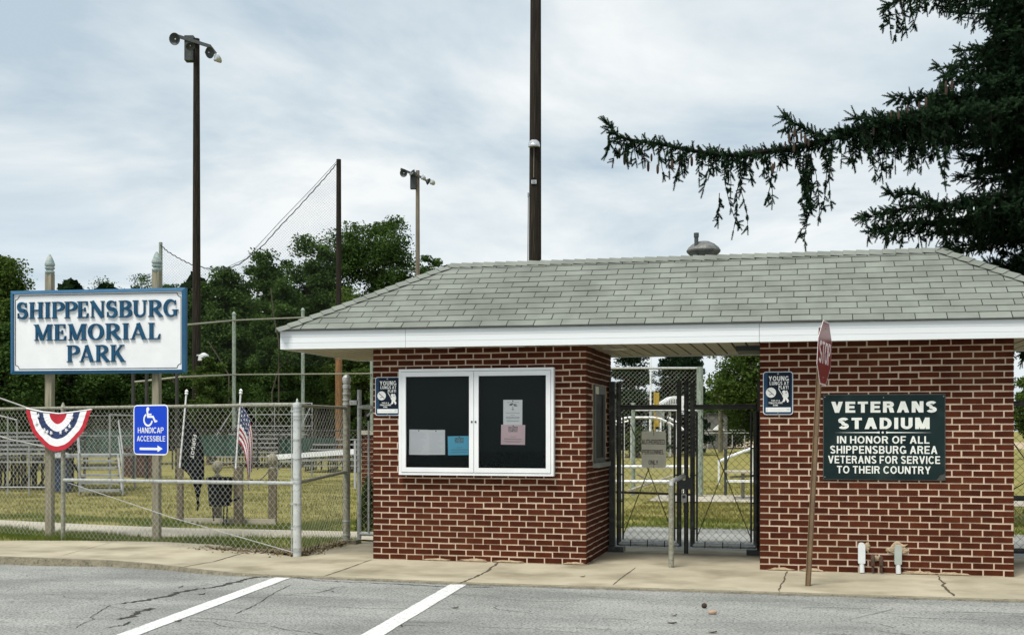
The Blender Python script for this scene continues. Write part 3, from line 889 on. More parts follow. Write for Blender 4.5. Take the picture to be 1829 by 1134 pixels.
# white and grey drain pipes, rusty spigots at the foot of the right booth
def drain(xpx, ytop, ybase, m1, m2):
    t_ = PY(xpx, ytop, YF - .04); b_ = PY(xpx - (1 if m1 is M['pvc'] else -2), ybase, YF - .055)
    d = MB()
    c = Vector((t_.x, YF - .045, 0))
    d.prism([(-.034, .105), (.034, .105), (.036, .12), (.036, t_.z - .03), (.028, t_.z - .008), (.012, t_.z), (-.012, t_.z), (-.028, t_.z - .008), (-.036, t_.z - .03), (-.036, .12)], (c, EX, Z3, -EY), -.05, .022)
    o = d.build('drain_pipe', m1, house)
    MB().tube([(c.x, YF - .04, .112), (c.x + .004, YF - .042, .008)], .026, n=14).build('spout', m2, o)
    return o


drain(1539, 969, 1022, M['pvc'], M['pvc'])
drain(1604, 973, 1023, M['pvc_grey'], M['pvc'])
for xp, zt in ((1559, 990), (1574, 993)):
    q = PY(xp, zt, YF - .035)
    s_ = MB().tube([(q.x, YF + .0, q.z - .02), (q.x, YF - .035, q.z - .025), (q.x, YF - .045, q.z - .06), (q.x, YF - .045, .085)], .022, n=10)
    s_.tube([(q.x, YF - .045, .084), (q.x, YF - .045, .012)], .014, n=8)
    s_.build('spigot', M['rust'], house)

# ------------------------------------------------------------------ notice board
def FX(x, y, Y=YF):
    q = PY(x, y, Y); return q.x, q.z


nb = thing('notice_board', 'wide white framed glass notice board with two doors on the left brick booth', 'notice board', (-3.575, YF, .988))
x0, x1, z0, z1 = -4.485, -2.668, .985, 2.195
yb, yf = YF - .002, YF - .085
MB().box((x0 + .03, yb - .018, z0 + .03), (x1 - .03, yb, z1 - .03)).build('back_panel', M['felt'], nb)
fr_ = MB()
for a, b in (((x0, yf, z0), (x0 + .03, yb, z1)), ((x1 - .03, yf, z0), (x1, yb, z1)), ((x0 + .03, yf, z1 - .03), (x1 - .03, yb, z1)), ((x0 + .03, yf, z0), (x1 - .03, yb, z0 + .03))):
    fr_.box(a, b)
fr_.build('frame', M['white'], nb)
xm = FX(850, 750)[0]
for xa, xb, kx in ((x0 + .034, xm - .003, xm - .022), (xm + .003, x1 - .034, xm + .022)):
    d = MB()
    za, zb = z0 + .034, z1 - .034
    y0, y1 = yf - .006, yf + .02
    wd = .052
    for a, b in (((xa, y0, za), (xa + wd, y1, zb)), ((xb - wd, y0, za), (xb, y1, zb)), ((xa + wd, y0, zb - wd), (xb - wd, y1, zb)), ((xa + wd, y0, za), (xb - wd, y1, za + wd))):
        d.box(a, b)
    do = d.build('door', M['white'], nb)
    MB().add([(xa + wd, yf + .008, za + wd), (xb - wd, yf + .008, za + wd), (xb - wd, yf + .008, zb - wd), (xa + wd, yf + .008, zb - wd)], [(0, 1, 2, 3)]).build('pane', M['glass'], do)
    MB().lathe((kx, yf - .006, FX(850, 753)[1]), [(.011, 0), (.011, .006), (.005, .010)], n=12, ax=(0, -1, 0)).build('lock', M['lamp_dark'], do)


def paper(label, px, m, tilt, kind, k):
    (xa, ya, xb, yb_) = px
    a, zt = FX(xa, ya, YF - .02); b, zb = FX(xb, yb_, YF - .02)
    wd, h = b - a, zt - zb
    c = Vector(((a + b) / 2, YF - .0215 - .0012 * k, (zt + zb) / 2))
    rt = Matrix.Rotation(tilt, 3, 'Y')
    fr = (c, rt @ EX, rt @ Z3, -EY)
    root = thing('paper', label, 'notice', c, 'papers pinned in the notice board')
    sh = MB().rect(-wd / 2, -h / 2, wd / 2, h / 2, fr, 0, .0008).build('sheet', m, root)
    ink = MB()
    if kind == 'list':
        for i in range(20):
            zz_ = h / 2 - .03 - i * (h - .05) / 20
            ink.rect(-wd * .38, zz_ - .0022, wd * random.uniform(.1, .40), zz_, fr, .0010, .0013)
    elif kind == 'tree':
        for i in range(26):
            an = random.uniform(.15, PI - .15); rr = random.uniform(.45, 1)
            ink.obox(c + rt @ Vector((.052 * rr * math.cos(an), -.0012, h * .24 + .035 * rr * math.sin(an))), (random.uniform(.004, .010), 0, .001), (0, .0003, 0), (0, 0, random.uniform(.002, .005)))
        ink.rect(-.012, h * .10, .014, h * .13, fr, .0010, .0014); ink.rect(-.002, h * .12, .004, h * .24, fr, .0010, .0013)
        for zz_, ww in ((h * .40, .32), (-h * .02, .36), (-h * .10, .12), (-h * .18, .36), (-h * .21, .36), (-h * .24, .34), (-h * .32, .36), (-h * .35, .3)):
            ink.rect(-wd * ww, zz_ - .0018, wd * ww, zz_ + .0012, fr, .0010, .0013)
    else:
        for i in range(9):
            for j in range(4):
                ink.rect(-.055 + i * .0122, h * .14 + j * .016, -.055 + i * .0122 + random.uniform(.006, .0118), h * .14 + j * .016 + random.uniform(.008, .0155), fr, .0010, .0013)
        for zz_, ww in ((-h * .10, .13), (-h * .20, .38), (-h * .24, .36), (-h * .33, .40), (-h * .36, .3)):
            ink.rect(-wd * ww, zz_ - .002, wd * ww, zz_ + .001, fr, .0010, .0013)
    ink.build('print', M['ink_dark'] if kind in ('tree', 'flyer') else M['ink'], root)
    MB().lathe(c + rt @ Vector((0, -.001, h / 2 - .012)), [(.007, 0), (.006, .006), (.002, .007)], n=10, ax=(0, -1, 0)).build('push_pin', M['lamp_dark'], root)


paper('white typed page left of its overlapping neighbour in the left door', (731, 767, 765, 812), M['paper'], R(.5), 'list', 0)
paper('white typed page between another white page and the blue flyer', (763, 767.5, 795, 812), M['paper'], R(-.4), 'list', 1)
paper('light blue landscape flyer in the left door of the board', (800, 778.5, 842, 812.5), M['paper_blue'], R(-1), 'flyer', 0)
paper('white sheet with a dark tree emblem above the pink flyer', (899, 714, 933, 759), M['paper'], R(.3), 'tree', 0)
paper('pale pink landscape flyer below the white tree sheet', (895, 758.5, 938, 794), M['paper_pink'], R(.8), 'flyer', 1)


# ------------------------------------------------------------------ signs on the building
def rounded(x0, z0, x1, z1, r, k=5):
    pts = []
    for cx_, cz, a0 in ((x1 - r, z1 - r, 0), (x0 + r, z1 - r, PI / 2), (x0 + r, z0 + r, PI), (x1 - r, z0 + r, 1.5 * PI)):
        for i in range(k + 1):
            a = a0 + PI / 2 * i / k
            pts.append((cx_ + r * math.cos(a), cz + r * math.sin(a)))
    return pts


def disc(cx_, cz, r, n=24, r2=None):
    return [(cx_ + r * math.cos(2 * PI * i / n), cz + (r2 or r) * math.sin(2 * PI * i / n)) for i in range(n)]


def line2(a, b, w_):
    a, b = Vector(a), Vector(b)
    d = (b - a).normalized(); n_ = Vector((-d.y, d.x)) * w_ / 2
    return [tuple(a + n_), tuple(a - n_), tuple(b - n_), tuple(b + n_)]


def lungs_sign(label, xa, ya, xb, yb_):
    a, zt = FX(xa, ya); b, zb = FX(xb, yb_)
    W, Hh = b - a, zt - zb
    c = Vector((a, YF - .012, zb))
    root = thing('wall_sign', label, 'sign', c, 'tobacco free zone signs on the brick booths')
    fr = (c, EX, Z3, -EY)
    r = .10 * W
    sx = lambda f: f * W
    sz = lambda f: (1 - f) * Hh
    MB().prism(rounded(0, 0, W, Hh, r), fr, -.010, .003).build('border', M['white'], root)
    MB().prism(rounded(.022 * W, .014 * Hh, W * .978, Hh * .986, r * .9), fr, .003, .0045).build('edge_band', M['navy_edge'], root)
    MB().prism([(sx(.15), sz(.81)), (sx(.93), sz(.81)), (sx(.93), sz(.03)), (sx(.15), sz(.03))], fr, .0045, .006).build('face', M['navy'], root)
    t = MB()
    T_ = lambda *a, **k: MB().text(*a, **k).build('lettering', M['white_letter'], root)
    T_('YOUNG', fr, sx(.19), sz(.215), sx(.86), sz(.105), .0085, bold=.02)
    T_('LUNGS AT', fr, sx(.22), sz(.31), sx(.86), sz(.23), .0085, bold=.02)
    T_('PLAY!', fr, sx(.52), sz(.405), sx(.845), sz(.325), .0085, bold=.02)
    T_('THIS IS A', fr, sx(.27), sz(.685), sx(.56), sz(.655), .0085, bold=.02)
    T_('TOBACCO-FREE', fr, sx(.19), sz(.745), sx(.65), sz(.705), .0085, bold=.02)
    T_('ZONE', fr, sx(.33), sz(.795), sx(.50), sz(.76), .0085, bold=.02)
    d = MB().prism(disc(sx(.265), sz(.485), .172 * W), fr, .006, .0075).build('warning_disc', M['white_letter'], root)
    sl_ = MB().prism(line2((sx(.155), sz(.42)), (sx(.375), sz(.55)), .02 * W), fr, .0075, .009)
    sl_.prism(line2((sx(.20), sz(.535)), (sx(.30), sz(.525)), .018 * W), fr, .0075, .0085)
    sl_.build('slash', M['red_letter'], d)
    ch = MB()                        # child on a swing
    ch.prism(disc(sx(.70), sz(.475), .062 * W), fr, .006, .0080)
    ch.prism([(sx(.66), sz(.52)), (sx(.78), sz(.50)), (sx(.855), sz(.55)), (sx(.83), sz(.605)), (sx(.70), sz(.62)), (sx(.64), sz(.58))], fr, .006, .0078)
    ch.prism(line2((sx(.52), sz(.40)), (sx(.66), sz(.56)), .022 * W), fr, .006, .0083)
    ch.prism(line2((sx(.78), sz(.44)), (sx(.83), sz(.53)), .045 * W), fr, .006, .0084)
    ch.prism(line2((sx(.66), sz(.555)), (sx(.72), sz(.545)), .05 * W), fr, .006, .0087)
    ch.prism(line2((sx(.72), sz(.60)), (sx(.70), sz(.68)), .075 * W), fr, .006, .0086)
    ch.prism(line2((sx(.72), sz(.685)), (sx(.64), sz(.695)), .04 * W), fr, .006, .0089)
    ch.prism(line2((sx(.76), sz(.60)), (sx(.84), sz(.69)), .07 * W), fr, .006, .0085)
    ch.prism(line2((sx(.83), sz(.68)), (sx(.82), sz(.715)), .04 * W), fr, .006, .0090)
    ch.build('child_silhouette', M['white_letter'], root)
    st = MB().rect(sx(.09), sz(.935), sx(.92), sz(.83), fr, .006, .0072).build('sponsor_strip', M['white_letter'], root)
    mk = MB().prism(disc(sx(.84), sz(.875), .06 * W, 14, .035 * W), fr, .0072, .0085).prism([(sx(.115), sz(.905)), (sx(.14), sz(.905)), (sx(.16), sz(.855)), (sx(.13), sz(.865))], fr, .0072, .0085)
    mk.rect(sx(.22), sz(.886), sx(.70), sz(.876), fr, .0072, .0080)
    mk.build('emblem', M['ink'], st)
    MB().prism(disc(sx(.5), sz(.05), .03 * W, 12), fr, .006, .010).prism(disc(sx(.5), sz(.955), .022 * W, 12), fr, .006, .010).each('screw', M['chrome'], root)


lungs_sign('navy tobacco free zone sign between the notice board and the wall corner', 671, 673.5, 715, 742)
lungs_sign('navy tobacco free zone sign on the right booth beside the stop sign', 1363, 664, 1416.5, 740.5)

# veterans stadium sign
a, zt = FX(1470, 704.5); b, zb = FX(1688.5, 858)
W, Hh = b - a, zt - zb
c = Vector((a, YF - .012, zb))
vet = thing('stadium_sign', 'large dark green veterans stadium sign with cream lettering on the right brick booth', 'sign', c)
fr = (c, EX, Z3, -EY)
MB().rect(0, 0, W, Hh, fr, -.010, .002).build('border', M['vet_edge'], vet)
MB().prism([(.008, .008), (W * .93, .008), (W * .955, .055), (W - .008, .075), (W - .008, Hh - .012), (.008, Hh - .008)], fr, .002, .004).build('panel', M['vet_green'], vet)
t = MB()
px2 = lambda x, y: ((x - 457) / (1234 - 457) * W, (1118 - y) / (1118 - 578) * Hh)
for s_, (xa, ya), (xb, yb_), bo in (('VETERANS', (510, 694), (1180, 624), .033), ('STADIUM', (555, 797), (1135, 726), .033), ('IN HONOR OF ALL', (548, 888), (1134, 842), .012),
                                    ('SHIPPENSBURG AREA', (503, 952), (1183, 903), .012), ('VETERANS FOR SERVICE', (490, 1014), (1200, 966), .012), ('TO THEIR COUNTRY', (547, 1077), (1142, 1030), .012)):
    q0, q1 = px2(xa, ya), px2(xb, yb_)
    MB().text(s_, fr, q0[0], q0[1], q1[0], q1[1], .0065, bold=bo).build('lettering', M['cream_letter'], vet)
q = px2(840, 819)
t.prism(disc(q[0], q[1], .011, 16), fr, .004, .0065)
for xa, xb in ((820, 530), (862, 1155)):
    p0, p1 = px2(xa, 819), px2(xb, 820)
    t.prism([(p0[0], p0[1] - .011), (p0[0], p0[1] + .011), (p0[0] + (p1[0] - p0[0]) * .06, p0[1] + .006), p1, (p0[0] + (p1[0] - p0[0]) * .06, p0[1] - .006)][::(1 if xb < xa else -1)], fr, .004, .006)
t.build('ornament', M['cream_letter'], vet)
t = MB()
for fx, fz in ((.015, .97), (.985, .97), (.015, .03), (.5, .96)):
    t.prism(disc(W * fx, Hh * fz, .006, 10), fr, .004, .008)
t.each('screw', M['chrome'], vet)

# ------------------------------------------------------------------ stop sign on its leaning channel post
base = G(1449, 1046)
top = P(1474, 575, (CAMH) * FPX / (1046 - HY))
ss = thing('stop_sign', 'faded red stop sign seen nearly edge on, on a leaning rusty channel post', 'sign', base)
ax = (top - base).normalized()
view = (Vector((base.x, base.y, 0)) - Vector((0, 0, 0))).normalized()
lat = Vector((view.y, -view.x, 0))           # to the right as seen
ang = R(12.5)
nrm = (lat * math.cos(ang) - view * math.sin(ang)).normalized()    # faces right, a little towards the viewer
nrm = (nrm - ax * nrm.dot(ax)).normalized()
ex = ax.cross(nrm).normalized()
L = (top - base).length
pc = MB()
# U channel: web and two flanges, open away from the sign face
pq = base - nrm * .012
for (o_, hw, hd) in ((Vector((0, 0, 0)), .022, .003),):
    pc.obox(pq + ax * L * .49 - nrm * .0, ex * .020, nrm * .0025, ax * L * .49)
for s_ in (-1, 1):
    pc.obox(pq + ax * L * .489 + ex * s_ * .0225 - nrm * .018, ex * .0025, nrm * .020, ax * L * .489)
    pc.obox(pq + ax * L * .488 + ex * s_ * .034 - nrm * .0355, ex * .009, nrm * .0025, ax * L * .488)
pc.build('post', M['uchannel'], ss)
c = base + ax * (L - .30) + nrm * .008
fr = (c, ex, ax, nrm)
oct_ = lambda r: [(r / math.cos(PI / 8) * math.cos(PI / 8 + i * PI / 4), r / math.cos(PI / 8) * math.sin(PI / 8 + i * PI / 4)) for i in range(8)]
pl = MB().prism(oct_(.305), fr, -.002, .002).build('sign_plate', M['stop_white'], ss)
MB().prism(oct_(.293), fr, .002, .0035).build('red_face', M['stop_red'], pl)
t = MB().text('STOP', fr, -.245, -.105, .245, .105, .0055, bold=.0)
t.build('lettering', M['stop_white'], pl)
MB().prism(disc(0, .235, .008, 8), fr, .0035, .008).prism(disc(0, -.235, .008, 8), fr, .0035, .008).each('bolt', M['chrome'], pl)

# ------------------------------------------------------------------ pipe rail in front of the double gate
pb = G(1199, 1013)
pr = thing('pipe_rail', 'short grey pipe post with a bent rail standing before the double gate', 'hand rail', pb)
ptop = .915
MB().tube([pb, pb + Z3 * (ptop - .02)], .030, n=14).build('post', M['galv_old'], pr)
MB().tube([pb + Z3 * (ptop - .05), pb + Vector((0, .012, ptop)), pb + Vector((0, .05, ptop + .022)), pb + Vector((0, .55, ptop + .025)), pb + Vector((0.0, 1.38, ptop + .028))], .027, n=12, cap=True).build('rail', M['galv'], pr)

# ------------------------------------------------------------------ chain link fences on the left
E0, E1 = Vector((-5.81, 12.82, 0)), Vector((-9.82, 14.02, 0))
UF = (E0 - E1).normalized()              # left to right along the front fence
NF = Vector((UF.y, -UF.x, 0))            # towards the road


def PF(x, y, off=0.0):                   # a pixel on the vertical plane of the front fence
    a, b = ray(x)
    o = E0 + NF * off
    D = (o.x * NF.x + o.y * NF.y) / (a * NF.x + b * NF.y)
    return P(x, y, D)


def fence_mesh(root, o, u, wd, h, m, rad=.0022, a=.043):
    V, Fc = wires(chain_segs(o, u, wd, h, a=a, rng=rng), rad)
    return npmesh('wire_mesh', V, Fc, m, root)


fence = thing('chain_link_fence', 'long galvanised chain link fence between the pavement and the lawn', 'fence', E1)
LW = 4.5
start = E1 - UF * LW
fence_mesh(fence, start + Z3 * .03, UF, (E0 - start).length - .03, 1.78, M['wire'])
MB().tube([start + Z3 * 1.80, E1 + Z3 * 1.80], .021, n=10).tube([E1 + Z3 * 1.80, E0 + Z3 * 1.80], .021, n=10).build('top_rail', M['galv_old'], fence)
MB().tube([E1 + Z3 * .815, E0 + Z3 * .865], .024, n=10).build('middle_rail', M['galv'], fence)
tw = MB().tube([E1 + Z3 * .80, (E0 + E1) / 2 + Z3 * .38, E0 - UF * .05 + Z3 * .04], .005, n=6)
tw.build('truss_wire', M['galv'], fence)
MB().tube([E1 - Z3 * .05, E1 + Z3 * 1.80], .030, n=12).lathe(E1 + Z3 * 1.80, [(.034, -.03), (.036, .01), (.022, .04), (.012, .07), (.004, .075)], n=12).build('post', M['galv_old'], fence)
pst = MB().tube([start - Z3 * .05, start + Z3 * 1.80], .030, n=12)
pst.build('post', M['galv_old'], fence)
cp = MB().tube([E0 - Z3 * .05, E0 + Z3 * 1.80], .050, n=18)
cp.lathe(E0 + Z3 * 1.80, [(.054, -.03), (.055, .0), (.05, .02), (.012, .03), (.014, .05), (.004, .075)], n=16)
cpo = cp.build('corner_post', M['silver'], fence, smooth=False)
bd = MB()
for z in (.06, .09, .36, .62, .87, .92, 1.15, 1.38, 1.62, 1.66, 1.72, 1.76):
    bd.lathe(E0 + Z3 * z, [(.0535, -.012), (.0535, .012)], n=18)
for z in (.62, .90, 1.72, .33):
    bd.obox(E0 - UF * .07 + Z3 * z, UF * .025, NF * .008, Z3 * .012)
bd.tube([E0 - UF * .085 + Z3 * .03, E0 - UF * .085 + Z3 * 1.80], .007, n=6)
bd.build('fittings', M['galv'], cpo)

# side panel from the corner post back to the ball topped gate post
GP = Vector((-5.83, 14.42, 0))
side = thing('chain_link_fence', 'short chain link panel running back from the silver corner post to the ball topped post', 'fence', (E0 + GP) / 2)
us = (GP - E0).normalized()
fence_mesh(side, E0 + us * .06 + Z3 * .03, us, (GP - E0).length - .12, 1.78, M['wire'])
MB().tube([E0 + Z3 * 1.79, GP + Z3 * 1.79], .021, n=10).build('top_rail', M['galv_old'], side)
MB().tube([E0 + Z3 * .87, GP + Z3 * .95], .021, n=10).build('middle_rail', M['galv_old'], side)

gp = thing('gate_post', 'ball topped galvanised gate post behind the silver corner post', 'gate post', GP)
MB().tube([GP - Z3 * .02, GP + Z3 * 2.09], .048, n=16).build('pipe', M['galv_old'], gp)
MB().lathe(GP + Z3 * 2.09, [(.052, -.04), (.053, .0), (.04, .008), (.05, .03), (.058, .065), (.055, .10), (.035, .13), (.006, .142)], n=16).build('ball_cap', M['galv'], gp)
hb = MB()
for z in (1.98, 1.90, 1.84, .30, .12):
    hb.lathe(GP + Z3 * z, [(.053, -.012), (.053, .012)], n=16)
hb.box((GP.x + .04, GP.y - .02, 1.83), (GP.x + .15, GP.y + .02, 1.89))
hb.each('hinge', M['galv'], gp)
MB().box((GP.x - .09, GP.y - .09, -.02), (GP.x + .17, GP.y + .10, .05)).build('footing', M['curb'], gp)

GX0, GX1 = GP.x + .17, XL0 + .30
GY = 14.44
lg = thing('chain_link_gate', 'narrow chain link gate between the ball topped post and the left booth', 'gate', ((GX0 + GX1) / 2, GY, .08))
fr_ = MB()
fr_.tube([(GX0, GY, .06), (GX0, GY, 2.03)], .028, n=12)
fr_.tube([(GX0, GY, 1.80), (GX1, GY, 1.80)], .026, n=12)
fr_.tube([(GX0, GY, .13), (GX1, GY, .13)], .026, n=12)
fr_.tube([(GX1, GY, .06), (GX1, GY, 2.03)], .028, n=12)
fr_.build('frame', M['galv'], lg)
MB().tube([(GX0 + .14, GY - .02, .16), (GX0 + .14, GY - .02, 1.62)], .014, n=8).tube([(GX0 + .12, GY - .02, 1.68), (GX0 + .20, GY - .02, 1.76)], .014, n=8).build('tension_bar', M['galv'], lg)
fence_mesh(lg, (GX0 + .05, GY, .15), EX, GX1 - GX0 - .08, 1.5, M['wire'])
MB().box((GX0 - .085, GY + .02, .72), (GX0 - .06, GY + .045, 1.36)).build('latch_plate', M['white'], lg)

# ------------------------------------------------------------------ the park sign
A_ = P(89, 900, 16.2); B_ = P(280, 900, 15.95)
A_.z = B_.z = 0
ps = thing('park_sign', 'large white Shippensburg Memorial Park sign with blue frame on two wooden posts with green finials', 'sign', ((A_.x + B_.x) / 2, (A_.y + B_.y) / 2, 0))
us = (B_ - A_).normalized(); nS = Vector((us.y, -us.x, 0))
for q, ztop in ((A_, 516), (B_, 514)):
    zt = P(0, 487, 16.1).z
    pm = MB()
    pm.obox(q + Z3 * (zt / 2 - .05), us * .048, nS * .046, Z3 * (zt / 2 + .05))
    post = pm.build('post', M['wood_post'], ps)
    fn = MB().lathe(q + Z3 * zt, [(r0_, h0_ * .80) for r0_, h0_ in [(.050, -.02), (.052, .0), (.066, .012), (.066, .035), (.050, .05), (.046, .065), (.066, .080), (.068, .105), (.048, .118), (.068, .135), (.070, .16), (.054, .22), (.034, .28), (.014, .325), (.003, .335)]], n=16)
    fn.build('finial', M['finial'], post)
# board corners measured in the photo: left 27, right 337
bl = A_ + us * ((P(27, 0, 16.28).x - A_.x) / us.x); br = A_ + us * ((P(337, 0, 15.87).x - A_.x) / us.x)
bl, br = bl + nS * .10, br + nS * .10
WS = (br - bl).length
zb = P(0, 667.5, 16.05).z; HS = P(0, 518, 16.05).z - zb
fr = (Vector((bl.x, bl.y, zb)), us, Z3, nS)
bd = MB().rect(.01, .01, WS - .01, HS - .01, fr, -.05, .0).build('board', M['white'], ps)
fm = MB()
fwd = .044
for p_ in ([(0, 0), (WS, 0), (WS - fwd, fwd), (fwd, fwd)], [(WS, 0), (WS, HS), (WS - fwd, HS - fwd), (WS - fwd, fwd)],
           [(WS, HS), (0, HS), (fwd, HS - fwd), (WS - fwd, HS - fwd)], [(0, HS), (0, 0), (fwd, fwd), (fwd, HS - fwd)]):
    # bevelled moulding: outer edge set back, inner edge proud
    o, ex_, ez_, ou = fr
    dpt = (.012, .012, .030, .030)
    vs = [o + ex_ * x + ez_ * z + ou * d for (x, z), d in zip(p_, dpt)] + [o + ex_ * x + ez_ * z - ou * .055 for (x, z) in p_]
    fm.add(vs, [(0, 1, 2, 3), (4, 7, 6, 5), (0, 4, 5, 1), (2, 6, 7, 3), (1, 5, 6, 2), (3, 7, 4, 0)])
fm.build('frame', M['sign_blue'], ps)
bl_ = MB()
m0 = .068; c_ = .055
pts = []
for (cx_, cz, a0) in ((WS - m0, HS - m0, 1.5 * PI), (m0, HS - m0, 0.0), (m0, m0, .5 * PI), (WS - m0, m0, PI)):
    for i in range(7):                       # concave notched corners
        a = a0 - PI / 2 * i / 6
        pts.append((cx_ + c_ * math.cos(a), cz + c_ * math.sin(a)))
for i in range(len(pts)):
    p_, q_ = Vector(pts[i]), Vector(pts[(i + 1) % len(pts)])
    if (p_ - q_).length > 1e-4: bl_.prism(line2(p_, q_, .0085), fr, .0, .0025 + (i % 3) * .0004)
bl_.build('pin_stripe', M['black_line'], ps)

# raised serif letters drawn stroke by stroke -----------------------------------
TK, TN, SF = .205, .085, .055


def stem(x, w_=TK, top=True, bot=True, o=.075):
    r = rct(x - w_ / 2, 0, x + w_ / 2, 1)
    if top: r += rct(x - w_ / 2 - o, 1 - SF, x + w_ / 2 + o, 1)
    if bot: r += rct(x - w_ / 2 - o, 0, x + w_ / 2 + o, SF)
    return r
def ringw(a0, a1, k=18): return [TN * .9 + (TK * 1.08 - TN * .9) * abs(math.cos(R(a0 + (a1 - a0) * i / k))) ** 1.3 for i in range(k + 1)]
def bowl(x, zc, rx, rz):
    return rct(x, zc + rz - TN * .75, x + .16, zc + rz) + rct(x, zc - rz, x + .16, zc - rz + TN * .75) + stroke(arc(x + .15, zc, rx - .06, rz - TN * .38, -90, 90), ringw(-90, 90))


GL = {
    'I': (.42, stem(.21)),
    'H': (.92, stem(.18) + stem(.74) + rct(.18, .46, .74, .46 + TN)),
    'P': (.76, stem(.18) + bowl(.2, .72, .44, .28)),
    'B': (.82, stem(.18) + bowl(.2, .76, .40, .24) + bowl(.2, .27, .46, .27)),
    'R': (.90, stem(.18) + bowl(.2, .73, .42, .27) + stroke([(.40, .47), (.80, .03)], TK * .95) + rct(.70, 0, .92, SF)),
    'E': (.76, stem(.18) + rct(.18, 1 - TN * .85, .66, 1) + rct(.18, 0, .70, TN * .85) + rct(.18, .47, .50, .47 + TN * .8)
          + [[(.60, .74), (.66, .74), (.66, .95), (.56, .95)]] + [[(.58, .04), (.68, .04), (.72, .28), (.66, .28)]] + rct(.46, .38, .52, .63)),
    'L': (.72, stem(.18) + rct(.18, 0, .66, TN * .85) + [[(.54, .04), (.64, .04), (.70, .32), (.64, .32)]]),
    'N': (.96, stem(.15, TN * 1.1, top=False) + stem(.80, TN * 1.1, bot=False) + stroke([(.12, .98), (.80, .03)], TK * 1.12) + rct(.0, 1 - SF, .24, 1)),
    'M': (1.12, stem(.15, TN * 1.1, top=False) + stem(.92, TK, top=False) + rct(.82, 1 - SF, 1.10, 1) + rct(.0, 1 - SF, .24, 1)
          + stroke([(.16, .98), (.50, .05)], TK * 1.05) + stroke([(.50, .02), (.86, .98)], TN * 1.2)),
    'U': (.92, [[(.08, .30), (.08 + TK, .30), (.08 + TK, 1), (.08, 1)]] + rct(.0, 1 - SF, .36, 1) + [[(.70, .30), (.70 + TN * 1.1, .30), (.70 + TN * 1.1, 1), (.70, 1)]] + rct(.60, 1 - SF, .90, 1)
          + stroke(arc(.465, .33, .285, .28, 180, 360), [TK + (TN * 1.1 - TK) * i / 18 for i in range(19)])),
    'O': (.94, stroke(arc(.46, .5, .355, .46, 0, 360, 36), ringw(0, 360, 36))),
    'C': (.88, []),
    'G': (.94, stroke(arc(.46, .5, .355, .46, 48, 312, 30), [TN + (TK * 1.05 - TN) * max(0, math.sin(PI * min(1, i / 28))) ** 1.2 for i in range(31)])
          + rct(.64, .06, .64 + TK * .9, .42) + rct(.54, .42 - SF, .92, .42) + [[(.70, .70), (.76, .70), (.76, .97), (.70, .92)]]),
    'S': (.74, stroke(arc(.36, .735, .245, .225, 25, 270, 16)[:-1] + arc(.36, .275, .265, .235, 90, -155, 16),
                      [TN + (TK * 1.15 - TN) * math.exp(-((i - 16) / 7.5) ** 2) + .04 * math.exp(-((i - 7) / 4) ** 2) + .05 * math.exp(-((i - 25) / 4) ** 2) for i in range(33)])
          + [[(.56, .68), (.62, .68), (.62, .98), (.56, .90)]] + [[(.07, .02), (.13, .10), (.13, .34), (.07, .34)]]),
    'A': (.96, stroke([(.12, .02), (.46, .99)], TN * 1.15) + stroke([(.44, .99), (.80, .02)], TK * 1.02) + rct(.22, .28, .66, .28 + TN * .8) + rct(.0, 0, .26, SF) + rct(.66, 0, .96, SF)),
    'K': (.96, stem(.18) + stroke([(.24, .38), (.72, .97)], TN * 1.2) + stroke([(.40, .58), (.80, .03)], TK * .98) + rct(.58, 1 - SF, .88, 1) + rct(.66, 0, .96, SF)),
}


def serif_line(mb, st, x0, z0, x1, z1, fr, d0, d1):
    tot = sum(GL[ch][0] for ch in st) + .07 * (len(st) - 1)
    sx_ = (x1 - x0) / tot
    x = x0; k = 0
    for ch in st:
        adv, polys = GL[ch]
        for i, pg in enumerate(polys):
            k += 1
            mb.prism([(x + a * sx_, z0 + b * (z1 - z0)) for a, b in pg], fr, d0, d1 + (i % 9) * .0006)
        x += (adv + .07) * sx_


for s_, fx0, fz0, fx1, fz1 in (('SHIPPENSBURG', .037, .662, .962, .860), ('MEMORIAL', .137, .398, .862, .592), ('PARK', .328, .138, .662, .338)):
    t = MB(); serif_line(t, s_, fx0 * WS, fz0 * HS, fx1 * WS, fz1 * HS, fr, 0, .022)
    t.build('lettering', M['letter_blue'], ps)

# ------------------------------------------------------------------ bunting on the fence
bc = PF(105, 738, .045)
scl = PF(106, 738, .045).x - bc.x; scl = abs((PF(115, 738, .045) - PF(105, 738, .045)).length / 10)
bunt = thing('bunting_flag', 'red white and blue half round bunting tied on the chain link fence', 'bunting', bc)
sclz = (Vector((bc.x, bc.y, 0)).dot(Vector((-SN, CS, 0)))) / FPX
NA, NRr = 96, 30
vs, fs, mi = [], [], []
for j in range(NRr + 1):
    r_ = j / NRr
    for i in range(NA + 1):
        a = PI + PI * i / NA
        ca, sa = math.cos(a), math.sin(a)
        wob = 1 + .012 * math.sin(i * .33 + 1) * r_
        X_ = 57.5 * r_ * ca * (1 - .04 * abs(sa)) * wob
        Z_ = 67 * r_ * sa * wob * (1 - .12 * abs(ca)) + 8.5 * (r_ * abs(ca)) ** 1.7 - (1.5 if r_ > 0 else 0)
        dep = .012 + r_ * (.0055 * math.sin(i * 2 * PI * 15 / NA) * min(1, 1.3 - r_) + .02 * abs(sa))
        vs.append(bc + UF * X_ * scl + Z3 * Z_ * sclz + NF * dep)
for j in range(NRr):
    for i in range(NA):
        a_ = j * (NA + 1) + i
        fs.append((a_, a_ + 1, a_ + NA + 2, a_ + NA + 1))
        r_ = (j + .5) / NRr + .006 * math.sin(i * .7)
        mi.append(1 if r_ < .27 else 0 if r_ < .46 else 2 if r_ < .66 else 0 if r_ < .86 else 1)
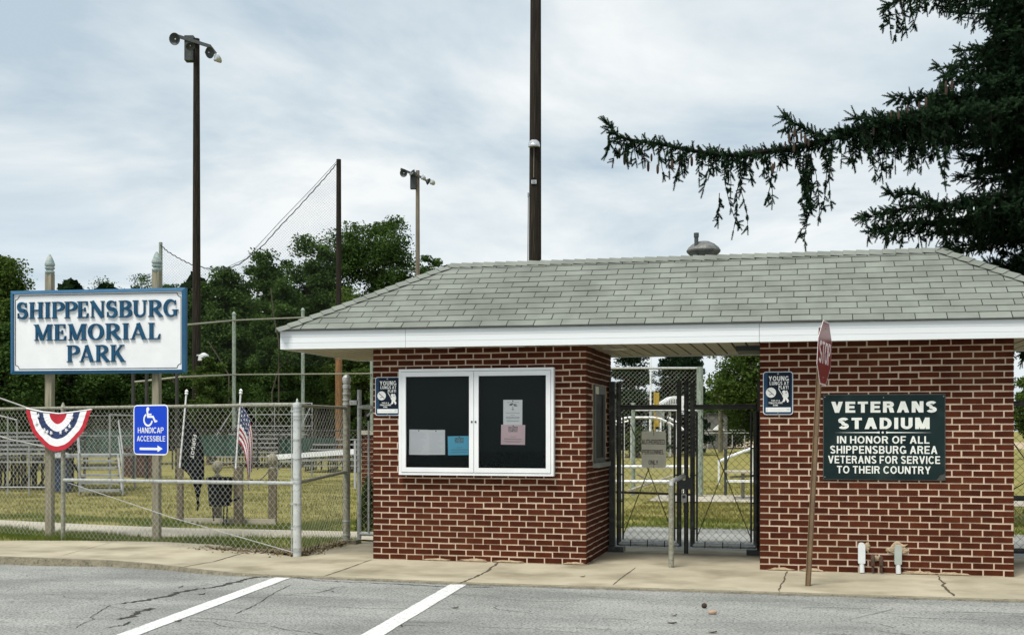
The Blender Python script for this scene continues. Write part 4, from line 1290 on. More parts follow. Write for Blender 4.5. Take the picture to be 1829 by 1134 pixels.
me_ = MB(); me_.v = [tuple(v) for v in vs]; me_.f = [list(f) for f in fs]; me_.m = mi
me_.build('cloth', [M['white_fab'], M['red'], M['blue_fab']], bunt, smooth=True)


def star(cx_, cz, r, rot=0):
    return [(cx_ + (r if i % 2 == 0 else r * .42) * math.sin(rot + i * PI / 5), cz + (r if i % 2 == 0 else r * .42) * math.cos(rot + i * PI / 5)) for i in range(10)]


st = MB()
fb_ = (bc + NF * .0, UF, Z3, NF)
for k, (sx_, sy_) in enumerate(((72, 742), (68, 755), (83, 768), (88, 771), (95, 773), (112, 772), (122, 768), (128, 761), (132, 746))):
    q = PF(sx_, sy_, .045)
    st.prism(star((q - bc).dot(UF), (q - bc).z, 4.0 * sclz, k * .5), fb_, .024, .037 + .0004 * k)
st.each('star', M['white_fab'], bunt)
tp = MB().tube([PF(47, 729, .05), PF(75, 735, .055), PF(105, 738.5, .055), PF(135, 735, .055), PF(164, 731, .05)], .010, n=6)
tp.build('heading_tape', M['white_fab'], bunt)

# ------------------------------------------------------------------ handicap sign on the fence
q0 = PF(238.5, 812, .035); q1 = PF(300.5, 722, .035)
Wd = (Vector((q1.x, q1.y, 0)) - Vector((q0.x, q0.y, 0))).length; Hd = q1.z - q0.z
hs = thing('accessible_sign', 'blue handicap accessible sign with white arrow hung on the chain link fence', 'sign', q0)
fr = (q0, UF, Z3, NF)
MB().prism(rounded(0, 0, Wd, Hd, .05 * Wd / .45), fr, -.003, .001).build('border', M['white'], hs)
MB().prism(rounded(.018, .018, Wd - .018, Hd - .018, .04), fr, .001, .0025).build('face', M['hc_blue'], hs)
sq = lambda x, y: ((x - 132) / (826 - 132) * Wd, (1045 - y) / (1045 - 85) * Hd)
t = MB()
for s_, (xa, ya), (xb, yb_) in (('HANDICAP', (225, 625), (740, 518)), ('ACCESSIBLE', (207, 782), (772, 680))):
    p0, p1 = sq(xa, ya), sq(xb, yb_)
    MB().text(s_, fr, p0[0], p0[1], p1[0], p1[1], .0045, bold=.0).build('lettering', M['white'], hs)
ar = MB()
p0, p1 = sq(262, 950), sq(628, 903)
ar.rect(p0[0], p0[1], p1[0], p1[1], fr, .0025, .0045)
ar.prism([sq(620, 985), sq(720, 922), sq(620, 860)], fr, .0025, .0048)
ar.build('arrow', M['white'], hs)
wc = MB()
k_ = Wd / (826 - 132)
c0 = sq(426, 170); wc.prism(disc(c0[0], c0[1], 30 * k_, 18), fr, .0025, .0045)
for i, (p_, q_, w_) in enumerate((((412, 185), (430, 325), 34), ((425, 271), (500, 271), 24), ((420, 316), (535, 316), 30), ((525, 305), (578, 415), 30), ((565, 412), (614, 395), 24))):
    wc.prism(line2(sq(*p_), sq(*q_), w_ * k_), fr, .0025, .0046 + i * .0002)
cw = sq(432, 372)
for i, pg in enumerate(stroke(arc(cw[0], cw[1], 82 * k_, 82 * k_, 118, 350, 26), 26 * k_)):
    wc.prism(pg, fr, .0025, .0058)
wc.build('wheelchair_symbol', M['white'], hs)

# ------------------------------------------------------------------ double gate in the opening
GY2 = 14.30
gx = lambda x: PY(x, 700, GY2).x
gz = lambda x, y: PY(x, y, GY2).z
tp_, bt_ = gz(1213, 727), .10
for nm, xw, label in (('gate_post', (XL1 + .004, XL1 + .075), 'dark flat gate post fixed to the left booth'), ('gate_post', (XR0 - .085, XR0 - .004), 'dark gate post fixed to the right booth')):
    r_ = thing(nm, label, 'gate post', ((xw[0] + xw[1]) / 2, GY2 + .06, 0), 'gate posts beside the double gate')
    MB().box((xw[0], GY2 + .02, 0), (xw[1], GY2 + .10, 2.10)).build('jamb', M['shaded_pipe'], r_)
    MB().box((xw[0] - (.0 if xw[0] < -1 else .12), GY2 - .09, -.01), (xw[1] + (.12 if xw[0] < -1 else .0), GY2 + .12, .06)).build('footing', M['shaded_pipe'], r_)
leaves = ((gx(1105.5), gx(1213), 'left leaf of the dark chain link double gate, with the authorized personnel notice', 1), (gx(1237), gx(1350), 'right leaf of the dark chain link double gate, beside the right booth', 2))
for xa, xb, label, kk in leaves:
    lf = thing('gate_leaf', label, 'gate', ((xa + xb) / 2, GY2, .08), 'leaves of the double gate')
    f_ = MB()
    ztop = gz(1105, 684)
    f_.tube([(xa, GY2, .08), (xa, GY2, ztop if kk == 1 else ztop - .01)], .030, n=12)
    f_.tube([(xb, GY2, .08), (xb, GY2, ztop + (.02 if kk == 1 else -.35))], .029, n=12)
    f_.tube([(xa, GY2, tp_), (xb, GY2, tp_)], .030, n=12)
    f_.build('frame', M['shaded_pipe'], lf)
    MB().tube([(xa, GY2, bt_), (xb, GY2, bt_)], .030, n=12).build('bottom_rail', M['galv'], lf)
    a_, b_ = xa + .055, xb - .055
    MB().tube([(a_, GY2 - .02, bt_ + .05), (a_, GY2 - .02, tp_ - .06)], .012, n=8).build('tension_bar', M['shaded_pipe'], lf)
    MB().tube([(b_, GY2 - .02, bt_ + .05), (b_, GY2 - .02, tp_ - .06)], .012, n=8).build('tension_bar', M['shaded_pipe'], lf)
    fence_mesh(lf, (a_, GY2 - .012, bt_ + .03), EX, b_ - a_, tp_ - bt_ - .06, M['wire_dark'], rad=.0022, a=.046)
    br_ = MB()
    br_.tube([(a_, GY2 - .03, bt_ + .10), (b_ - .06, GY2 - .03, tp_ - .10)], .006, n=6)
    br_.tube([(a_ + .05, GY2 - .036, tp_ - .10), (b_, GY2 - .036, bt_ + .10)], .006, n=6)
    br_.each('truss_wire', M['shaded_pipe'], lf)
    bands = MB()
    for z in (.30, .62, .95, 1.28, 1.58):
        for x_ in (xa, xb):
            bands.lathe((x_, GY2, z), [(.034, -.010), (.034, .010)], n=12)
            bands.obox((x_ + (.03 if x_ == xa else -.03), GY2 - .012, z), (.022, 0, 0), (0, .006, 0), (0, 0, .008))
    bands.each('band', M['shaded_pipe'], lf, 2)
    for k in range(8):
        pass
    ties = MB()
    for k in range(3):
        x_ = a_ + (b_ - a_) * (.15 + .33 * k)
        ties.obox((x_, GY2 - .03, bt_ + .01), (.006, 0, .010), (0, .006, 0), (0, 0, .04))
    ties.each('wire_tie', M['wire_dark'], lf)
    if kk == 1:
        MB().box((xa - .075, GY2 - .03, gz(1100, 712)), (xa - .02, GY2 + .03, gz(1100, 704))).build('hinge', M['shaded_pipe'], lf)
        MB().box((xb + .02, GY2 - .03, gz(1213, 775)), (gx(1226) - .02, GY2 + .01, gz(1213, 769))).build('latch_bar', M['shaded_pipe'], lf)
dr = thing('drop_rod_post', 'dark centre post where the two gate leaves meet', 'gate post', (gx(1226), GY2 - .03, 0))
MB().tube([(gx(1226), GY2 - .03, .0), (gx(1226), GY2 - .03, gz(1226, 679))], .027, n=12).build('pipe', M['shaded_pipe'], dr)
cl = MB()
for y_ in (726, 770, 852, 866, 900, 912):
    cl.lathe((gx(1226), GY2 - .03, gz(1226, y_)), [(.033, -.015), (.033, .015)], n=12)
cl.box((gx(1213), GY2 - .065, gz(1220, 873)), (gx(1237), GY2 - .055, gz(1220, 852)))
cl.each('clamp', M['lamp_dark'], dr)
lb = thing('key_lock', 'small grey padlock hanging on the centre post of the double gate', 'padlock', (gx(1223), GY2 - .08, gz(1223, 896)))
fr = (Vector((gx(1223), GY2 - .068, gz(1223, 896))), EX, Z3, -EY)
MB().prism(rounded(-.032, 0, .032, .10, .012), fr, 0, .03).build('body', M['chrome'], lb)
MB().prism(rounded(-.018, .05, .018, .085, .008), fr, .03, .034).build('keypad', M['lamp_dark'], lb)
MB().tube([fr[0] + Vector((-.018, -.015, .10)), fr[0] + Vector((-.018, -.015, .14)), fr[0] + Vector((.018, -.015, .14)), fr[0] + Vector((.018, -.015, .10))], .006, n=8).build('shackle', M['chrome'], lb)
lb2 = thing('padlock', 'small pale padlock above the grey key lock on the gate post', 'padlock', (gx(1223), GY2 - .08, gz(1223, 857)))
fr = (Vector((gx(1223), GY2 - .07, gz(1223, 857))), EX, Z3, -EY)
MB().prism(rounded(-.016, 0, .016, .05, .006), fr, 0, .02).build('body', M['grey_sign'], lb2)
MB().tube([fr[0] + Vector((-.011, -.01, .05)), fr[0] + Vector((-.011, -.01, .09)), fr[0] + Vector((.011, -.01, .09)), fr[0] + Vector((.011, -.01, .05))], .004, n=8).build('shackle', M['chrome'], lb2)

# authorised personnel notice
ya = GY2 - .048
a, zt = PY(1146, 770, ya).x, PY(1146, 770, ya).z; b, zb = PY(1189.5, 835, ya).x, PY(1189, 835, ya).z
W, Hh = b - a, zt - zb
np_ = thing('gate_notice', 'pale grey authorized personnel only notice wired to the left gate leaf', 'sign', (a, ya, zb))
fr = (Vector((a, ya, zb)), EX, Z3, -EY)
MB().prism(rounded(0, 0, W, Hh, .025), fr, -.002, .002).build('plate', M['grey_sign'], np_)
t = MB()
for s_, f0, f1, xa, xb in (('AUTHORIZED', .64, .775, .01, .955), ('PERSONNEL', .37, .495, .03, .92), ('ONLY', .085, .205, .29, .68)):
    MB().text(s_, fr, W * xa, Hh * f0, W * xb, Hh * f1, .0038, bold=.004).build('lettering', M['red_letter'], np_)
MB().tube([(a + W / 2, ya - .004, zt - .05), (a + W / 2, ya - .006, zt + .01)], .003, n=6).tube([(a + W / 2, ya - .004, zb + .03), (a + W / 2, ya - .006, zb - .01)], .003, n=6).build('wire_tie', M['wire_dark'], np_)

# chain link gate to the right of the building
rg = thing('chain_link_gate', 'chain link gate at the right end of the brick building', 'gate', (2.9, GY2, .08))
MB().tube([(2.20, GY2, .05), (2.20, GY2, 2.0)], .028, n=12).tube([(4.6, GY2, .05), (4.6, GY2, 2.0)], .028, n=12).tube([(2.20, GY2, 1.80), (4.6, GY2, 1.80)], .03, n=12).tube([(2.20, GY2, .72), (4.6, GY2, .72)], .03, n=12).tube([(2.20, GY2, .12), (4.6, GY2, .12)], .03, n=12).build('frame', M['shaded_pipe'], rg)
fence_mesh(rg, (2.2, GY2 - .012, .12), EX, 2.4, 1.66, M['wire_dark'], rad=.0022, a=.046)
MB().tube([(2.22, GY2 - .03, 1.55), (2.60, GY2 - .03, .98), (2.24, GY2 - .03, .75)], .008, n=6).build('truss_wire', M['shaded_pipe'], rg)

# ------------------------------------------------------------------ memorial corner with flags and a bin
def finial_post(label, xp, yt, yb_, D, wd, cap, m=None, grp='wooden posts round the flag bed'):
    q = P(xp, yb_, D); zt = P(xp, yt, D).z
    r_ = thing('wooden_post', label, 'post', q, grp)
    p_ = MB(); p_.obox((q.x, q.y, (q.z - .03 + zt) / 2), Vector((CS, SN, 0)) * wd / 2, Vector((-SN, CS, 0)) * wd / 2, Z3 * ((zt - q.z + .03) / 2))
    p_.build('shaft', m or M['wood_brown'], r_)
    if cap:
        MB().lathe((q.x, q.y, zt), [(.05, -.01), (.055, .02), (.035, .05), (.04, .07), (.075, .10), (.085, .15), (.075, .20), (.045, .245), (.008, .265)], n=14).build('finial', M['patch'] if cap == 2 else M['wood_post'], r_)
    return q, zt


finial_post('thin brown post under the black flag', 322, 800, 931, 19.1, .09, 0)
finial_post('domed post behind the black bin', 388, 850, 928, 19.35, .13, 1)
finial_post('brown post holding the american flag', 426, 832, 935, 18.6, .13, 0)
finial_post('domed post with a knot, right of the american flag', 487, 838, 935, 18.7, .12, 1)
pk = thing('edging_plank', 'white topped plank edging the flag bed on the lawn', 'plank', P(410, 933, 18.75))
a_, b_ = P(330, 934, 18.9), P(492, 936, 18.6)
MB().bar((a_.x, a_.y, .03), (b_.x, b_.y, .03), .05, .09).build('board', M['path'], pk)
ch_ = MB()
qa, qb = P(440, 852, 18.5), P(482, 838, 18.6)
ch_.tube([qa.lerp(qb, f) - Z3 * .12 * math.sin(PI * f) for f in [i / 10 for i in range(11)]], .008, n=5)
props(ch_.build('hanging_chain', M['lamp_dark']), 'thin dark chain sagging from the domed post to the flag post', 'chain')


def flag(label, xa, ya, xb, yb_, D, mats, fold, drop, wdt, fn, off=.17, hoist=.62):
    """pole from (xb,yb_) foot to (xa,ya) tip; the cloth hangs limp from its upper part"""
    tip, foot = P(xa, ya, D), P(xb, yb_, D)
    root = thing('flag', label, 'flag', foot, 'limp flags in the flag bed')
    ax = (tip - foot).normalized()
    MB().tube([foot, tip], .014, n=8).build('pole', M['white'], root)
    MB().lathe(tip, [(.018, -.03), (.03, -.01), (.02, .015), (.03, .03), (.012, .055), (.003, .06)], n=10, ax=ax).build('pole_tip', M['white'], root)
    nu, nv = 30, 26
    side_ = Vector((CS, SN, 0)); dep = Vector((-SN, CS, 0))
    h0 = tip - ax * off
    vs, fs, mi = [], [], []
    for j in range(nv + 1):
        t_ = j / nv
        h = h0 - ax * hoist * t_
        for i in range(nu + 1):
            s_ = i / nu
            sw = wdt * (1 - (1 - s_) ** 2.2) * (1 - .12 * t_) + .03 * math.sin(4.2 * s_ + 2 * t_) * s_
            dz = drop * s_ ** 1.15 * (1 - .25 * t_) * (1 - .3 * (1 - s_))
            fo = fold * math.sin(s_ * 7 + t_ * 9) * s_ + .03 * math.sin(t_ * 17) * s_
            vs.append(h + side_ * (sw + .016) - Z3 * dz + dep * (fo - .03 * t_ * s_))
    for j in range(nv):
        for i in range(nu):
            a_ = j * (nu + 1) + i
            fs.append((a_, a_ + 1, a_ + nu + 2, a_ + nu + 1))
            mi.append(fn((i + .5) / nu, (j + .5) / nv, i, j))
    m_ = MB(); m_.v = [tuple(v) for v in vs]; m_.f = [list(f) for f in fs]; m_.m = mi
    m_.build('cloth', mats, root, smooth=True)
    return root


def usfn(s_, t_, i, j):
    if s_ < .40 and t_ < 7 / 13: return 0 if (i % 3 == 1 and j % 3 == 1) else 2
    return 1 if int(t_ * 13) % 2 == 0 else 0


flag('limp american flag on a white pole beside the brown post', 430, 701, 421, 836, 18.45, [M['white_fab'], M['flag_red'], M['blue_fab']], .035, 1.02, .20, usfn)
bf = flag('limp black memorial flag on a leaning white pole, with white lettering', 333, 702, 321, 835, 18.9, [M['flag_black']],   .03, .95, .33, lambda *a: 0, off=.42, hoist=.80)
q = P(345.5, 797, 18.72)
fr = (q, Vector((CS, SN, 0)), Z3, Vector((SN, -CS, 0)))
MB().text('FORGOT', fr, -.19, -.028, .19, .028, .0, bold=.015, rot=-R(97)).build('lettering', M['white_letter'], bf)

bq = P(393, 903, 18.5)
bn = thing('trash_can', 'round black trash can hung in front of the domed post', 'trash can', bq)
hb_ = P(393, 852, 18.5).z - bq.z
MB().lathe(bq, [(.165, .0), (.17, .01), (.20, hb_ * .9), (.212, hb_ * .9), (.212, hb_), (.20, hb_), (.185, hb_ * .85), (.16, .03)], n=24).build('body', M['bin_black'], bn)
MB().tube([bq + Vector((-.13, 0, .02)), bq + Vector((-.11, 0, -.24 if bq.z > .24 else -bq.z))], .012, n=6).tube([bq + Vector((.13, 0, .02)), bq + Vector((.11, 0, -bq.z))], .012, n=6).tube([bq + Vector((0, .13, .02)), bq + Vector((0, .11, -bq.z))], .012, n=6).build('stand', M['alu_dark'], bn)
MB().tube([bq + Vector((.20, -.02, .08)), bq + Vector((.30, -.03, .11)), bq + Vector((.36, -.03, .13))], .02, n=6).build('handle', M['bin_black'], bn)

bq = G(111, 877)
bb = thing('recycling_bin', 'tall blue plastic bin with grey lid beside the white stairs', 'bin', bq)
MB().obox(bq + Z3 * .40, (.17, .05, 0), (-.05, .17, 0), (0, 0, .40)).build('body', M['bin_blue'], bb)
MB().lathe(bq + Z3 * .80, [(.25, .0), (.26, .03), (.22, .10), (.10, .15), (.02, .16)], n=16).build('lid', M['alu'], bb)

# ------------------------------------------------------------------ stands, stairs and benches beyond the fence
LAT, DEP = Vector((CS, SN, 0)), Vector((-SN, CS, 0))


def bleacher(label, base, wd, rows, rise, run, dpt, m, rail=True, name='bleachers', z0=.42):
    r_ = thing(name, label, 'bleachers', base)
    for k in range(rows):
        p_ = base + DEP * run * k + Z3 * (z0 + rise * k)
        MB().obox(p_ + LAT * wd / 2, LAT * wd / 2, DEP * dpt / 2, Z3 * .022).build('seat_plank', m, r_)
        MB().obox(p_ + LAT * wd / 2 - Z3 * .20 - DEP * .25, LAT * wd / 2, DEP * .12, Z3 * .018).build('foot_plank', m, r_)
    fr_ = MB()
    nf = max(3, int(wd / .8))
    for k in range(nf + 1):
        o_ = base + LAT * (wd * k / nf * .98 + .02) 
        fr_.bar(o_ + Z3 * .05, o_ + DEP * run * (rows - 1) + Z3 * .05, .05, .05)
        fr_.bar(o_ + Z3 * (z0 - .04), o_ + DEP * run * (rows - 1) + Z3 * (z0 - .06 + rise * (rows - 1)), .05, .05)
        for j in range(rows):
            p_ = o_ + DEP * run * j
            fr_.bar(p_ + Z3 * .0, p_ + Z3 * (z0 - .02 + rise * j), .05, .05, up=DEP)
        if k < nf:
            o2 = base + LAT * (wd * (k + 1) / nf * .98 + .02) + DEP * run * (rows - 1)
            fr_.bar(o_ + DEP * run * (rows - 1) + Z3 * .1, o2 + Z3 * (z0 - .06 + rise * (rows - 1)), .04, .04)
            fr_.bar(o2 + Z3 * .1, o_ + DEP * run * (rows - 1) + Z3 * (z0 - .06 + rise * (rows - 1)), .04, .04)
    if z0 > .6:
        for k in range(9):
            o_ = base + LAT * wd * (k + .5) / 9 + DEP * (.3 + .22 * (k % 3))
            fr_.bar(o_, o_ + Z3 * (z0 - .05), .05, .05, up=DEP)
            fr_.bar(o_ - LAT * .25, o_ + LAT * .25 + Z3 * (z0 - .1), .04, .04)
    fr_.build('frame', M['alu_dark'], r_)
    if rail:
        rl = MB()
        zt = z0 + rise * (rows - 1)
        bk = base + DEP * (run * (rows - 1) + .3)
        for z_ in (.5, 1.0):
            rl.tube([bk + Z3 * (zt + z_), bk + LAT * wd + Z3 * (zt + z_)], .02, n=6)
        for k in range(nf + 1):
            o_ = bk + LAT * wd * k / nf
            rl.tube([o_ + Z3 * .0, o_ + Z3 * (zt + 1.0)], .02, n=6)
        for e_ in (0, 1):
            o_ = base + LAT * wd * e_
            rl.tube([bk + LAT * wd * e_ + Z3 * (zt + 1.0), o_ + Z3 * 1.05], .02, n=6)
            rl.tube([o_ + Z3 * .4, o_ + Z3 * 1.05], .02, n=6)
        rl.build('guard_rail', m, r_)
    return r_


bleacher('small aluminium bleachers at the left edge behind the fence', Vector((*G(-75, 874).xy, 0)), 2.45, 6, .105, .42, .22, M['alu'], rail=False, z0=.90)
bleacher('grey aluminium bleachers behind the american flag', Vector((*P(380, 800, 47).xy, 0)), 3.3, 8, .18, .55, .28, M['alu'])
bleacher('grey aluminium bleachers seen through the side fence panel', Vector((*P(545, 800, 42).xy, 0)), 2.5, 5, .18, .55, .28, M['alu'], rail=False)

# sloping rails and posts of the access ramp at the far left
rp_ = thing('ramp_railing', 'long sloping pipe railing in front of the left bleachers', 'railing', Vector((*G(0, 868).xy, 0)))
rl = MB()
D_ = 26.5
for pts in (((-60, 690), (48, 728), (76, 737)), ((-60, 727), (30, 750), (31, 792)), ((-60, 762), (20, 785), (80, 798)), ((-60, 870), (88, 870))):
    rl.tube([P(x, y, D_) for x, y in pts], .022, n=6)
for x_ in (14, 52):
    rl.tube([P(x_, 742 if x_ < 20 else 792, D_), P(x_, 884, D_)], .020, n=6)
rl.build('rail', M['alu'], rp_)

sq_ = Vector((*G(182, 873).xy, 0))
stp = thing('metal_stairs', 'small metal stairs with white hand rails leading up to a platform', 'stairs', sq_)
D0 = 27.0
for k in range(5):
    z0_ = .10 + .165 * k
    c_ = P(181 - k * 1.5, 870, D0 + k * .28); c_.z = z0_
    MB().obox(c_, LAT * .46, DEP * .14, Z3 * .025).build('tread', M['alu'], stp)
sf = MB()
for s_ in (-1, 1):
    c0, c1 = P(181, 870, D0), P(175, 870, D0 + 1.3)
    c0.z, c1.z = .05, .86
    sf.bar(c0 + LAT * .48 * s_, c1 + LAT * .48 * s_, .04, .10)
sf.each('stringer', M['alu'], stp)
hr = MB()
for s_ in (-1, 1):
    c0, c1 = P(181, 870, D0 - .1), P(175, 870, D0 + 1.4)
    for z_ in (.55, .95):
        a_, b_ = c0 + LAT * .5 * s_, c1 + LAT * .5 * s_
        hr.tube([Vector((a_.x, a_.y, z_)), Vector((b_.x, b_.y, z_ + .78))], .019, n=8)
    hr.tube([Vector((a_.x, a_.y, 0)), Vector((a_.x, a_.y, .95))], .024, n=8)
hr.build('hand_rail', M['alu'], stp)
c1 = P(168, 870, D0 + 2.6); c1.z = .86
pf = MB().obox(c1, LAT * .75, DEP * 1.0, Z3 * .03)
for s_ in (-1, 1):
    for e_ in (-1, 1):
        q = c1 + LAT * .73 * s_ + DEP * .95 * e_
        pf.tube([Vector((q.x, q.y, 0)), Vector((q.x, q.y, 1.9))], .025, n=6)
for z_ in (1.35, 1.88):
    pf.tube([Vector((*(c1 + LAT * .73 * s_ + DEP * .95 * e_).xy, z_)) for s_, e_ in ((1, -1), (1, 1), (-1, 1), (-1, -1))], .022, n=6)
pf.build('platform', M['alu'], stp)
V, Fc = wires(chain_segs(c1 - LAT * .73 + DEP * .95 + Z3 * .05, LAT, 1.46, .95, a=.05), .0025)
npmesh('mesh_panel', V, Fc, M['wire'], stp)

gb = thing('utility_box', 'brown steel utility box standing on the lawn behind the handicap sign', 'box', Vector((*G(252, 850).xy, 0)))
q = gb.location
MB().obox(q + Z3 * .46, LAT * .50, DEP * .35, Z3 * .46).build('body', M['brown_box'], gb)
MB().obox(q + Z3 * .93 - DEP * .02, LAT * .54, DEP * .40, Z3 * .02).build('lid', M['brown_box'], gb)
MB().obox(q + Z3 * .46 - DEP * .352, LAT * .006, DEP * .004, Z3 * .42).build('door_seam', M['black_line'], gb)

# green screen fence across the field
sf_ = thing('screened_fence', 'low wire fence hung with green privacy screens in front of the woods', 'fence', Vector((*P(280, 800, 44).xy, 0)))
for xa, xb, ya, yb_ in ((140, 172, 772, 815), (172, 236, 768, 816), (340, 420, 777, 814), (423, 432, 778, 814), (500, 530, 782, 812), (535, 600, 782, 806)):
    p_, q_ = P(xa, ya, 44), P(xb, yb_, 44)
    m_ = MB(); ns_ = 10
    for k in range(ns_):
        f0, f1 = k / ns_, (k + 1) / ns_
        s0, s1 = .04 * math.sin(k * 1.7), .04 * math.sin((k + 1) * 1.7)
        a_ = P(xa + (xb - xa) * f0, ya, 44) + DEP * s0; b_ = P(xa + (xb - xa) * f1, ya, 44) + DEP * s1
        m_.add([Vector((a_.x, a_.y, q_.z)), Vector((b_.x, b_.y, q_.z)), b_, a_], [(0, 1, 2, 3)])
    m_.build('screen', M['screen'], sf_)
fm = MB()
fm.tube([P(100, 769, 44.1), P(660, 769, 44.1)], .03, n=6)
for x_ in range(118, 660, 38):
    q = P(x_, 768, 44.1); fm.tube([Vector((q.x, q.y, 0)), q], .03, n=6)
fm.build('post_and_rail', M['alu_dark'], sf_)
V, Fc = wires(chain_segs(Vector((*P(100, 769, 44.1).xy, .05)), LAT, 12, 1.4, a=.09), .003)
npmesh('wire_mesh', V, Fc, M['wire'], sf_)

wb = thing('long_bench', 'long white bench plank on the lawn behind the corner post', 'bench', Vector((*P(560, 830, 38).xy, 0)))
a_, b_ = P(480, 817, 38), P(634, 806, 38)
MB().bar(a_, b_, .30, .16).build('seat', M['white'], wb)
b2, a2 = P(630, 819, 37.6), P(500, 824, 37.6)
MB().bar(a2, b2, .12, .06).build('foot_rail', M['alu'], wb)
lg_ = MB()
for f in (.1, .5, .9):
    q = a_.lerp(b_, f); lg_.tube([Vector((q.x, q.y, 0)), q], .03, n=6)
lg_.each('leg', M['alu'], wb)

# low brick planter wall behind the side gate
pw = thing('brick_wall', 'low brick wall with pale cap behind the narrow side gate', 'wall', (-5.0, 17.6, 0))
wx0, wx1, wy = P(612, 900, 17.9).x, -3.6, 17.55
MB().box((wx0 + .008, wy + .008, -.02), (wx1, wy + .35, 1.42)).build('core', M['mortar'], pw)
mb = MB(); brick_face(mb, (wx0, wy, 0), EX, -EY, wx1 - wx0, 21); brick_face(mb, (wx0, wy + .36, 0), -EY, -EX, .25, 21, first=.11)
mb.build('brickwork', M['brick'], pw)
MB().box((wx0 - .03, wy - .03, 1.425), (wx1, wy + .38, 1.49)).build('cap', M['path'], pw)

# ------------------------------------------------------------------ tall backstop fence, net and poles
bs = thing('backstop_fence', 'tall old backstop fence of green grey pipes before the dark woods', 'fence', Vector((*P(480, 828, 52).xy, 0)))
DB = lambda x: 50 + (x - 340) * .012
for x_, yt in ((238, 662), (262, 662), (316, 640), (418, 562), (541, 555), (664, 553)):
    D_ = DB(x_) if x_ > 330 else 36
    q = P(x_, yt, D_)
    MB().tube([Vector((q.x, q.y, 0)), q], .085 if x_ > 330 else .055, n=8).lathe(q, [(.10, -.02), (.10, .04), (.04, .12), (.004, .14)], n=8).build('post', M['green_pipe'] if x_ > 330 else M['alu_dark'], bs)
for pts in (((325, 581), (418, 572), (541, 567), (664, 566)), ((325, 673), (418, 669), (541, 668), (664, 667)), ((240, 682), (262, 680), (325, 673))):
    MB().tube([P(x, y, DB(x) - .09 if x > 330 else 36) for x, y in pts], .035, n=6).build('rail', M['galv_old'], bs)
V, Fc = wires(chain_segs(Vector((*P(330, 700, DB(330)).xy, .0)), (P(664, 700, DB(664)) - P(330, 700, DB(330))).normalized(), 8.4, 5.2, a=.16), .0016)
npmesh('wire_mesh', V, Fc, M['net'], bs)


def lamp_pole(label, x, ytop, D, rb, rt, m, arms, seed, boxpx):
    q = P(x, HY, D); zt = P(x, ytop, D).z
    r_ = thing('light_pole', label, 'light pole', Vector((q.x, q.y, 0)), 'floodlight poles round the ball field')
    MB().tube([Vector((q.x, q.y, -.2)), Vector((q.x, q.y, zt))], [rb, rt], n=12).build('pole', m, r_)
    k = D / FPX
    o = Vector((q.x, q.y, zt)) - DEP * (rt + .05)
    # sloping cross arm
    (ax0, ay0), (ax1, ay1) = arms
    a_ = o + LAT * ax0 * k - Z3 * ay0 * k; b_ = o + LAT * ax1 * k - Z3 * ay1 * k
    MB().bar(a_, b_, .10, .14).build('cross_arm', M['lamp_dark'], r_)
    bx = o - LAT * (rt + .16) - Z3 * (18 * k) + DEP * .2
    MB().obox(bx, LAT * .20, DEP * .20, Z3 * .55).build('ballast_box', M['lamp_dark'], r_)
    return r_, o, k


def flood(r_, o, k, dx_, dy_, rad, ax):
    c = o + LAT * dx_ * k - Z3 * dy_ * k - DEP * .25
    ax = (LAT * ax[0] + DEP * ax[1] + Z3 * ax[2]).normalized()
    rr = rad * k
    f = MB().lathe(c, [(rr * .28, -rr * .95), (rr * .34, -rr * .75), (rr * .62, -rr * .5), (rr * .9, -rr * .15), (rr, .0), (rr * 1.03, rr * .04), (rr * .97, rr * .03), (rr * .85, -rr * .12), (rr * .5, -rr * .42), (rr * .2, -rr * .55)], n=20, ax=ax)
    fo = f.build('floodlight', M['lamp_dark'] if ax.dot(DEP) < 0 else M['reflector'], r_, smooth=True)
    MB().lathe(c, [(rr * .10, -rr * .5), (rr * .13, -rr * .2), (rr * .05, -rr * .12)], n=10, ax=ax).build('bulb', M['lens'], fo)


r1, o1, k1 = lamp_pole('tall dark floodlight pole rising behind the park sign', 351, 70, 52, .21, .135, M['wood_dark'], ((-40, -5), (27, 16)), 1, 0)
MB().bar(o1 + LAT * 26 * k1 - Z3 * 15 * k1, o1 + LAT * 42 * k1 - Z3 * 36 * k1, .08, .12).build('cross_arm', M['lamp_dark'], r1)
flood(r1, o1, k1, -34, 6, 10.5, (-.25, -1, -.25))
flood(r1, o1, k1, -6, 19, 8, (.35, -.6, -.85))
flood(r1, o1, k1, 28, 30, 10, (.85, -.55, -.2))
flood(r1, o1, k1, 43, 40, 9, (.65, .5, .6))
lq = P(364, 634, 51.5)
lo_ = MB().lathe(lq, [(.05, .1), (.22, 0), (.26, -.25), (.2, -.28), (.05, -.2)], n=14)
lo_.bar(lq + DEP * .2 - LAT * .35, lq, .06, .06)
lo_.build('yard_lamp', M['lens'], r1)
r2, o2, k2 = lamp_pole('lighter grey floodlight pole above the roof, left of the tallest pole', 746, 305, 78, .19, .13, M['wood_pole2'], ((-30, -2), (14, 16)), 2, 0)
for args in ((-24, 7, 7, (-.3, -1, -.2)), (-9, 6, 6.5, (-.6, -.5, .5)), (12, 15, 6, (.7, .4, .4)), (20, 22, 6, (.8, -.2, -.4)), (27, 23, 6, (.5, .6, .55))):
    flood(r2, o2, k2, *args)

